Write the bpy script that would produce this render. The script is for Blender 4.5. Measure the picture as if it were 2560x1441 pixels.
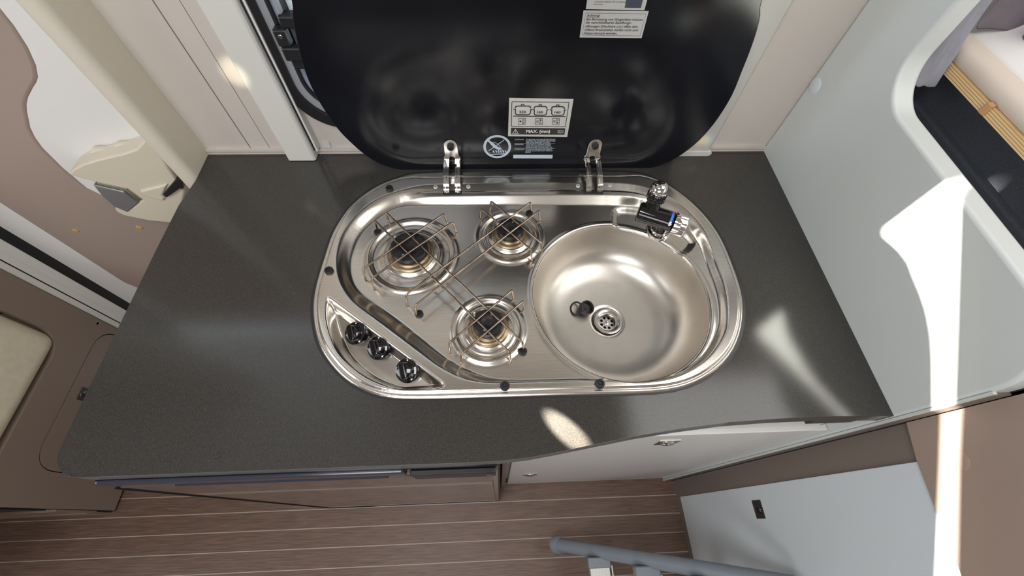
import bpy, bmesh, math, random
import numpy as np
from mathutils import Vector, Matrix
from mathutils.geometry import tessellate_polygon
for o in list(bpy.data.objects): bpy.data.objects.remove(o)
C = bpy.context.scene.collection
sc = bpy.context.scene
random.seed(3)
# ------------------------------------------------ camera, world, sun, large lights, exposure
cd = bpy.data.cameras.new('camera'); cam = bpy.data.objects.new('camera', cd); C.objects.link(cam)
cd.sensor_width = 36; cd.lens = 14.394; cd.clip_start = .02
cam.matrix_world = Matrix(((0.998946,0.019657,-0.041467,0),(-0.037721,0.866347,-0.498017,-0.63252),(0.026135,0.499056,0.866176,1.48288),(0,0,0,1)))
sc.camera = cam
ZW0 = .923
SUN = Vector((1,.3,-.42)).normalized()
w = bpy.data.worlds.new('sky'); sc.world = w; w.use_nodes = True
wb = w.node_tree.nodes['Background']; wb.inputs[0].default_value = (.78,.88,1,1); wb.inputs[1].default_value = 4.0
def light(name, kind, loc, energy, color=(1,1,1), aim=None, **kw):
    l = bpy.data.lights.new(name, kind); l.energy = energy; l.color = color
    for k, v in kw.items(): setattr(l, k, v)
    o = bpy.data.objects.new(name, l); C.objects.link(o); o.location = loc
    if aim is not None: o.rotation_euler = (Vector(aim)-Vector(loc)).to_track_quat('-Z','Y').to_euler()
    return o
light('sun','SUN',(-4,-1,4), 90, (1,.95,.86), aim=Vector((-4,-1,4))+SUN, angle=.008)
light('roof_hatch_daylight','AREA',(-.45,-1.05,2.33), 13, (.95,.97,1), aim=(-.45,-1.05,0), shape='RECTANGLE', size=.7, size_y=.5)
light('front_window_daylight','AREA',(-.35,-1.88,1.55), 10, (.93,.96,1), aim=(-.35,0,1.45), shape='RECTANGLE', size=1.1, size_y=.55)
light('cab_window_daylight','AREA',(-1.86,-1.0,1.45), 9, (.93,.97,1), aim=(0,-.8,1.15), shape='RECTANGLE', size=.9, size_y=.6)
light('bed_window_daylight','AREA',(.98,-.45,2.15), 13, (1,.985,.95), aim=(.98,-.45,0), shape='RECTANGLE', size=.82, size_y=1.2)
# tight soft spot lamps added to stand in for sunlight thrown back by polished metal
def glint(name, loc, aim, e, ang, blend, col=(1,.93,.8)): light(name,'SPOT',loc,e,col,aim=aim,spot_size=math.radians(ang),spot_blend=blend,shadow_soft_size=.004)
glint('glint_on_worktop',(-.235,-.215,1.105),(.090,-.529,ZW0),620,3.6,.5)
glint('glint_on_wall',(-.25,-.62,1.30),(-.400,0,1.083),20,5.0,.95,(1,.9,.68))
for dx_,c_ in ((-.012,(1,.25,.05)),(-.002,(.9,1,.1)),(.009,(.15,.35,1))): glint('prism_glint',(.20,-.50,1.30),(.412+dx_,0,.948),5,2.6,1,c_)  # three tinted spots added to make the rainbow patch on the back wall
sc.view_settings.view_transform = 'Standard'; sc.view_settings.look = 'None'
sc.view_settings.gamma = 1; sc.view_settings.use_curve_mapping = False
sc.view_settings.exposure = 0.0
sc.cycles.use_denoising = True
sc.cycles.max_bounces = 10; sc.cycles.sample_clamp_indirect = 6
# ------------------------------------------------ helpers
def lin(c): return tuple(((v/255+.055)/1.055)**2.4 if v/255 > .04045 else v/255/12.92 for v in c)
def mat(name, col, rough=.5, metal=0, bump=0, bscale=200, var=0, vscale=8, stretch=(1,1,1), spec=.5, coat=0, trans=0, alpha=1):
    m = bpy.data.materials.new(name); m.use_nodes = True
    nt = m.node_tree; N = nt.nodes; L = nt.links; b = N['Principled BSDF']
    b.inputs['Base Color'].default_value = (*col, 1); b.inputs['Roughness'].default_value = rough
    b.inputs['Metallic'].default_value = metal; b.inputs['Specular IOR Level'].default_value = spec
    b.inputs['Coat Weight'].default_value = coat; b.inputs['Transmission Weight'].default_value = trans; b.inputs['Alpha'].default_value = alpha
    if var or bump:
        tc = N.new('ShaderNodeTexCoord'); mp = N.new('ShaderNodeMapping'); mp.inputs['Scale'].default_value = stretch
        L.new(tc.outputs['Object'], mp.inputs['Vector'])
    if var:
        n = N.new('ShaderNodeTexNoise'); n.inputs['Scale'].default_value = vscale; n.inputs['Detail'].default_value = 5
        L.new(mp.outputs[0], n.inputs['Vector'])
        r = N.new('ShaderNodeValToRGB'); r.color_ramp.elements[0].position = .3; r.color_ramp.elements[1].position = .7
        r.color_ramp.elements[0].color = (*[max(0,c*(1-var)) for c in col],1); r.color_ramp.elements[1].color = (*[min(1,c*(1+var)) for c in col],1)
        L.new(n.outputs['Fac'], r.inputs[0]); L.new(r.outputs[0], b.inputs['Base Color'])
    if bump:
        n2 = N.new('ShaderNodeTexNoise'); n2.inputs['Scale'].default_value = bscale; n2.inputs['Detail'].default_value = 3
        L.new(mp.outputs[0], n2.inputs['Vector'])
        bp = N.new('ShaderNodeBump'); bp.inputs['Strength'].default_value = bump; bp.inputs['Distance'].default_value = .001
        L.new(n2.outputs['Fac'], bp.inputs['Height']); L.new(bp.outputs[0], b.inputs['Normal'])
    return m
M = {}
def mk(k, *a, **kw): M[k] = mat(k, *a, **kw)
mk('steel', (.70,.66,.605), .22, 1, bump=.03, bscale=60, stretch=(.3,14,1), var=.05, vscale=40)
mk('steel_matte', (.66,.62,.565), .33, 1, bump=.04, bscale=90, var=.08, vscale=14)
mk('chrome', (.82,.81,.79), .05, 1)
mk('dull_chrome', (.62,.60,.56), .2, 1)
mk('wire', (.33,.26,.20), .3, 1, var=.45, vscale=60)
mk('brass', (.34,.26,.17), .36, 1, var=.4, vscale=60)
mk('black_enamel', (.012,.012,.013), .34, var=.5, vscale=50)
mk('black_gloss', (.006,.006,.007), .045, coat=.3)
mk('black_rubber', (.012,.012,.013), .55)
mk('black_glass', (.0055,.006,.0085), .15, spec=.30, var=.4, vscale=6)
mk('black_plastic', (.014,.014,.016), .32)
mk('white_panel', lin((200,204,201)), .38, bump=.03, bscale=700)
mk('white_door', lin((206,213,216)), .28)
mk('cream_front', lin((212,210,206)), .35)
mk('beige_wall', lin((199,191,182)), .40, var=.03, vscale=3)
mk('beige_post', lin((205,197,181)), .45)
mk('white_rail', lin((204,203,195)), .33)
mk('white_alu', lin((224,223,220)), .35)
mk('beige_plastic', lin((206,197,176)), .42)
mk('grey_lever', (.26,.27,.29), .38, .6)
mk('taupe', lin((158,141,131)), .38, bump=.03, bscale=900)
mk('taupe_dark', lin((118,106,98)), .42, bump=.03, bscale=900)
mk('tan_gloss', lin((158,139,127)), .22, bump=.02, bscale=900)
mk('bench_brown', lin((134,117,104)), .5, bump=.04, bscale=900)
mk('cushion_fabric', lin((226,216,190)), .9, bump=.5, bscale=1400, var=.06, vscale=60)
mk('mattress_white', lin((226,222,220)), .9, bump=.1, bscale=900)
mk('mattress_side', lin((212,198,184)), .9, bump=.12, bscale=1200)
mk('curtain_grey', lin((140,140,148)), .92, bump=.3, bscale=1500, var=.08, vscale=30)
mk('curtain_mauve', lin((112,104,110)), .92, bump=.4, bscale=900, var=.1, vscale=40)
mk('carpet', lin((74,78,86)), .9, bump=.8, bscale=1600, var=.3, vscale=500)
mk('strap', lin((190,142,98)), .6)
mk('wood_plug', lin((196,152,84)), .55, var=.15, vscale=300)
mk('ladder_grey', lin((122,130,138)), .42, bump=.03, bscale=600)
mk('alu_ribbed', lin((205,205,200)), .38, .35)
mk('label_silver', (.62,.62,.60), .3, .45, bump=.12, bscale=60)
mk('ink', (.012,.012,.014), .5)
mk('ink_bar', (.022,.018,.018), .4)
mk('print_light', lin((176,188,200)), .5)
mk('print_white', lin((214,214,214)), .5)
mk('blue_mark', (.02,.18,.75), .3); mk('red_mark', (.6,.03,.06), .3)
mk('mirror_front', (.40,.36,.335), .035, .85)
mk('ceiling_lining', lin((178,172,164)), .7)
mk('edge_grey', lin((98,98,98)), .3)
mk('picture_dark', (.045,.055,.08), .35)
mk('fridge_rail', (.03,.034,.05), .16)
mk('dark_latch', (.10,.095,.09), .3, .8)
mk('flange_grey', lin((150,152,156)), .35)
mk('blue_alu', lin((150,160,178)), .3, 0)
mk('sealant', (.016,.016,.018), .4)
mk('caulk', lin((178,166,150)), .6)
mk('dirt', (.01,.009,.008), .8)
def ply():
    m = mat('plywood', lin((226,190,134)), .6); nt = m.node_tree; N = nt.nodes; L = nt.links
    tc = N.new('ShaderNodeTexCoord'); wv = N.new('ShaderNodeTexWave'); wv.bands_direction = 'Z'; wv.inputs['Scale'].default_value = 105; wv.inputs['Distortion'].default_value = .4
    L.new(tc.outputs['Object'], wv.inputs[0]); r = N.new('ShaderNodeValToRGB')
    r.color_ramp.elements[0].color = (*lin((168,128,80)),1); r.color_ramp.elements[1].color = (*lin((236,202,148)),1); r.color_ramp.elements[1].position = .35
    L.new(wv.outputs['Fac'], r.inputs[0]); L.new(r.outputs[0], N['Principled BSDF'].inputs['Base Color']); return m
M['plywood'] = ply()
def granite():
    m = mat('dark_laminate', (.03,.028,.026), .2, spec=.5); nt = m.node_tree; N = nt.nodes; L = nt.links; b = N['Principled BSDF']
    tc = N.new('ShaderNodeTexCoord'); n = N.new('ShaderNodeTexNoise'); n.inputs['Scale'].default_value = 1600; n.inputs['Detail'].default_value = 2
    L.new(tc.outputs['Object'], n.inputs['Vector']); r = N.new('ShaderNodeValToRGB'); e = r.color_ramp.elements
    e[0].position = .36; e[0].color = (.026,.0242,.022,1); e[1].position = .80; e[1].color = (.100,.092,.080,1)
    k = e.new(.58); k.color = (.045,.0415,.037,1)
    L.new(n.outputs['Fac'], r.inputs[0]); L.new(r.outputs[0], b.inputs['Base Color'])
    bp = N.new('ShaderNodeBump'); bp.inputs['Strength'].default_value = .06; bp.inputs['Distance'].default_value = .0003
    L.new(n.outputs['Fac'], bp.inputs['Height']); L.new(bp.outputs[0], b.inputs['Normal'])
    n3 = N.new('ShaderNodeTexNoise'); n3.inputs['Scale'].default_value = 5; L.new(tc.outputs['Object'], n3.inputs['Vector'])
    mr = N.new('ShaderNodeMapRange'); mr.inputs[3].default_value = .09; mr.inputs[4].default_value = .19; L.new(n3.outputs['Fac'], mr.inputs[0]); L.new(mr.outputs[0], b.inputs['Roughness']); return m
M['laminate'] = granite()
def woodmat(name, c0, c1):
    m = mat(name, c0, .42, spec=.4); nt = m.node_tree; N = nt.nodes; L = nt.links; b = N['Principled BSDF']
    tc = N.new('ShaderNodeTexCoord'); oi = N.new('ShaderNodeObjectInfo'); ad = N.new('ShaderNodeVectorMath'); ad.operation = 'ADD'
    cx = N.new('ShaderNodeCombineXYZ'); mu = N.new('ShaderNodeMath'); mu.operation = 'MULTIPLY'; mu.inputs[1].default_value = 37
    L.new(oi.outputs['Random'], mu.inputs[0]); L.new(mu.outputs[0], cx.inputs[0]); L.new(tc.outputs['Object'], ad.inputs[0]); L.new(cx.outputs[0], ad.inputs[1])
    mp = N.new('ShaderNodeMapping'); mp.inputs['Scale'].default_value = (3,95,1); L.new(ad.outputs[0], mp.inputs[0])
    n = N.new('ShaderNodeTexNoise'); n.inputs['Scale'].default_value = 4; n.inputs['Detail'].default_value = 7; n.inputs['Roughness'].default_value = .65; n.inputs['Distortion'].default_value = .6
    L.new(mp.outputs[0], n.inputs['Vector']); r = N.new('ShaderNodeValToRGB')
    r.color_ramp.elements[0].position = .3; r.color_ramp.elements[0].color = (*c0,1); r.color_ramp.elements[1].position = .72; r.color_ramp.elements[1].color = (*c1,1)
    L.new(n.outputs['Fac'], r.inputs[0]); L.new(r.outputs[0], b.inputs['Base Color']); return m
M['plank'] = woodmat('plank_wood', lin((78,60,51)), lin((130,105,90)))
def dotmat():
    m = mat('dotted_acrylic', (.8,.8,.78), .3); nt = m.node_tree; N = nt.nodes; L = nt.links; b = N['Principled BSDF']
    tc = N.new('ShaderNodeTexCoord'); v = N.new('ShaderNodeTexVoronoi'); v.inputs['Scale'].default_value = 330; v.inputs['Randomness'].default_value = 0
    L.new(tc.outputs['Object'], v.inputs['Vector']); r = N.new('ShaderNodeValToRGB'); r.color_ramp.interpolation = 'CONSTANT'
    r.color_ramp.elements[0].color = (.02,.02,.02,1); r.color_ramp.elements[1].position = .34; r.color_ramp.elements[1].color = (.85,.85,.82,1)
    L.new(v.outputs['Distance'], r.inputs[0]); L.new(r.outputs[0], b.inputs['Base Color'])
    t = N.new('ShaderNodeBsdfTranslucent'); L.new(r.outputs[0], t.inputs[0]); x = N.new('ShaderNodeMixShader'); x.inputs[0].default_value = .5
    L.new(b.outputs[0], x.inputs[1]); L.new(t.outputs[0], x.inputs[2]); L.new(x.outputs[0], N['Material Output'].inputs[0]); return m
M['dots'] = dotmat()
def sun_filter():
    m = bpy.data.materials.new('sun_filter_film'); m.use_nodes = True; N = m.node_tree.nodes; L = m.node_tree.links
    t = N.new('ShaderNodeBsdfTransparent'); t.inputs[0].default_value = (.045,.043,.039,1); L.new(t.outputs[0], N['Material Output'].inputs[0]); return m  # see-through film that passes only a little of the sun
M['sun_filter'] = sun_filter()
def glassy():
    m = bpy.data.materials.new('window_acrylic'); m.use_nodes = True; N = m.node_tree.nodes; L = m.node_tree.links
    t = N.new('ShaderNodeBsdfTransparent'); t.inputs[0].default_value = (.9,.93,.95,1); g = N.new('ShaderNodeBsdfGlossy'); g.inputs['Roughness'].default_value = .03
    x = N.new('ShaderNodeMixShader'); x.inputs[0].default_value = .08; L.new(t.outputs[0], x.inputs[1]); L.new(g.outputs[0], x.inputs[2]); L.new(x.outputs[0], N['Material Output'].inputs[0]); return m
M['acrylic'] = glassy()

def finish(name, me, m, parent=None, smooth=None, bev=0, seg=2):
    if isinstance(m, str): m = M[m]
    me.materials.clear(); me.materials.append(m)
    if smooth is not None:
        me.shade_smooth()
        if smooth: me.set_sharp_from_angle(angle=math.radians(smooth))
    o = bpy.data.objects.new(name, me); C.objects.link(o)
    if bev:
        b = o.modifiers.new('edge','BEVEL'); b.width = bev; b.segments = seg; b.limit_method = 'ANGLE'; b.angle_limit = math.radians(40)
    if parent is not None: attach(o, parent)
    return o
def attach(o, p):
    o.parent = p; o.matrix_parent_inverse = Matrix.Identity(4)
    par = Vector((0,0,0)); q = p
    while q is not None: par += q.location; q = q.parent
    o.location = o.location - par
def empty(name, loc=(0,0,0)):
    o = bpy.data.objects.new(name, None); C.objects.link(o); o.location = loc; o.empty_display_size = .05; return o
def tag(o, label, cat, group=None):
    o['label'] = label; o['category'] = cat
    if group: o['group'] = group
    return o
def thing(name, loc, label, cat, group=None): return tag(empty(name, loc), label, cat, group)
def structure(o): o['kind'] = 'structure'; return o
def bm_mesh(bm, name='m'):
    bmesh.ops.recalc_face_normals(bm, faces=bm.faces); me = bpy.data.meshes.new(name); bm.to_mesh(me); bm.free(); return me
def arr_mesh(v, f):
    me = bpy.data.meshes.new('m'); me.from_pydata([tuple(map(float,p)) for p in v], [], [tuple(int(i) for i in q) for q in f]); me.update(); return me
def prism_data(poly, lo, hi, axis='z', holes=()):
    """extrude a 2d outline (with holes): axis z -> (x,y), y -> (x,z), x -> (y,z)"""
    def P(p, h): return {'z':(p[0],p[1],h),'y':(p[0],h,p[1]),'x':(h,p[0],p[1])}[axis]
    loops = [list(map(tuple,poly))]+[list(map(tuple,h)) for h in holes]
    flat = [p for l in loops for p in l]; n = len(flat)
    tri = tessellate_polygon([[Vector((p[0],p[1],0)) for p in l] for l in loops])
    v = [P(p,lo) for p in flat]+[P(p,hi) for p in flat]
    if len(loops) == 1: f = [tuple(range(n)), tuple(range(2*n-1,n-1,-1))]
    else: f = [tuple(t) for t in tri]+[tuple(i+n for i in reversed(t)) for t in tri]
    s = 0
    for l in loops:
        k = len(l)
        for i in range(k): a, b = s+i, s+(i+1)%k; f.append((a,b,b+n,a+n))
        s += k
    return v, f
def data_mesh(parts):
    bm = bmesh.new()
    for v, f in parts:
        vs = [bm.verts.new(p) for p in v]
        for q in f:
            try: bm.faces.new([vs[i] for i in q])
            except ValueError: pass
    return bm_mesh(bm)
def prism(name, poly, lo, hi, m, axis='z', holes=(), parent=None, bev=0, smooth=None, seg=2):
    return finish(name, data_mesh([prism_data(poly, lo, hi, axis, holes)]), m, parent, smooth, bev, seg)
def rect(a, b, c, d): return [(a,c),(b,c),(b,d),(a,d)]
def boxd(x0,x1,y0,y1,z0,z1): return prism_data(rect(x0,x1,y0,y1), z0, z1)
def box(name, x0,x1,y0,y1,z0,z1, m, parent=None, bev=0, smooth=None, seg=2):
    return finish(name, data_mesh([boxd(x0,x1,y0,y1,z0,z1)]), m, parent, smooth, bev, seg)
def rrect(x0,x1,y0,y1,r,n=8):
    out = []
    for cx,cy,a0 in ((x1-r,y1-r,0),(x0+r,y1-r,90),(x0+r,y0+r,180),(x1-r,y0+r,270)):
        for i in range(n+1):
            a = math.radians(a0+90*i/n); out.append((cx+r*math.cos(a), cy+r*math.sin(a)))
    return out
def circ(cx, cy, r, n=24): return [(cx+r*math.cos(2*math.pi*i/n), cy+r*math.sin(2*math.pi*i/n)) for i in range(n)]
def lathe_data(prof, n=40, center=(0,0,0), axis=(0,0,1), caps=True):
    q = Vector((0,0,1)).rotation_difference(Vector(axis)); c = Vector(center); v = []; f = []
    for r, z in prof:
        for i in range(n):
            a = 2*math.pi*i/n; v.append(c+q@Vector((r*math.cos(a), r*math.sin(a), z)))
    k = len(prof)
    for j in range(k-1):
        for i in range(n): f.append((j*n+i, j*n+(i+1)%n, (j+1)*n+(i+1)%n, (j+1)*n+i))
    if caps and prof[0][0] > 1e-6: f.append(tuple(range(n-1,-1,-1)))
    if caps and prof[-1][0] > 1e-6: f.append(tuple((k-1)*n+i for i in range(n)))
    return v, f
def lathe(name, prof, m, center=(0,0,0), axis=(0,0,1), n=40, parent=None, smooth=35, caps=True):
    bm = bmesh.new(); v, f = lathe_data(prof, n, center, axis, caps); vs = [bm.verts.new(p) for p in v]
    for q in f: 
        try: bm.faces.new([vs[i] for i in q])
        except ValueError: pass
    bmesh.ops.remove_doubles(bm, verts=bm.verts, dist=1e-6)
    return finish(name, bm_mesh(bm), m, parent, smooth)
def tube_data(pts, r, n=8):
    pts = [Vector(p) for p in pts]; v = []; f = []; k = len(pts); up = None
    for i, p in enumerate(pts):
        t = (pts[min(i+1,k-1)]-pts[max(i-1,0)]).normalized()
        if up is None: up = t.orthogonal().normalized()
        up = (up-t*up.dot(t)).normalized(); s = t.cross(up)
        for j in range(n):
            a = 2*math.pi*j/n; v.append(p+r*(math.cos(a)*up+math.sin(a)*s))
    for i in range(k-1):
        for j in range(n): f.append((i*n+j, i*n+(j+1)%n, (i+1)*n+(j+1)%n, (i+1)*n+j))
    f.append(tuple(range(n-1,-1,-1))); f.append(tuple((k-1)*n+j for j in range(n))); return v, f
def fillet(pts, rad, n=5):
    pts = [Vector(p) for p in pts]; out = [pts[0]]
    for a, b, c in zip(pts, pts[1:], pts[2:]):
        d1 = (a-b); d2 = (c-b); rr = min(rad, d1.length*.45, d2.length*.45); p = b+d1.normalized()*rr; q = b+d2.normalized()*rr
        for i in range(n+1):
            t = i/n; out.append(p*(1-t)**2+b*2*t*(1-t)+q*t*t)
    out.append(pts[-1]); return out
def tube(name, pts, r, m, parent=None, n=8, rad=0):
    if rad: pts = fillet(pts, rad)
    return finish(name, data_mesh([tube_data(pts, r, n)]), m, parent, 60)
def smooth_closed(pts, k=6):
    P = np.array(pts); n = len(P); out = []
    for i in range(n):
        p0,p1,p2,p3 = P[i-1],P[i],P[(i+1)%n],P[(i+2)%n]
        for j in range(k):
            t = j/k; out.append(.5*((2*p1)+(-p0+p2)*t+(2*p0-5*p1+4*p2-p3)*t*t+(-p0+3*p1-3*p2+p3)*t**3))
    return np.array(out)
def relax(P, it=6):
    P = np.array(P)
    for _ in range(it): P = .5*P+.25*(np.roll(P,1,0)+np.roll(P,-1,0))
    return P
# ------------------------------------------------ levels (metres)
ZW = .9229; ZL = ZW+.006; ZB = ZW-.008; XR = .543; XB = -1.187
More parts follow.
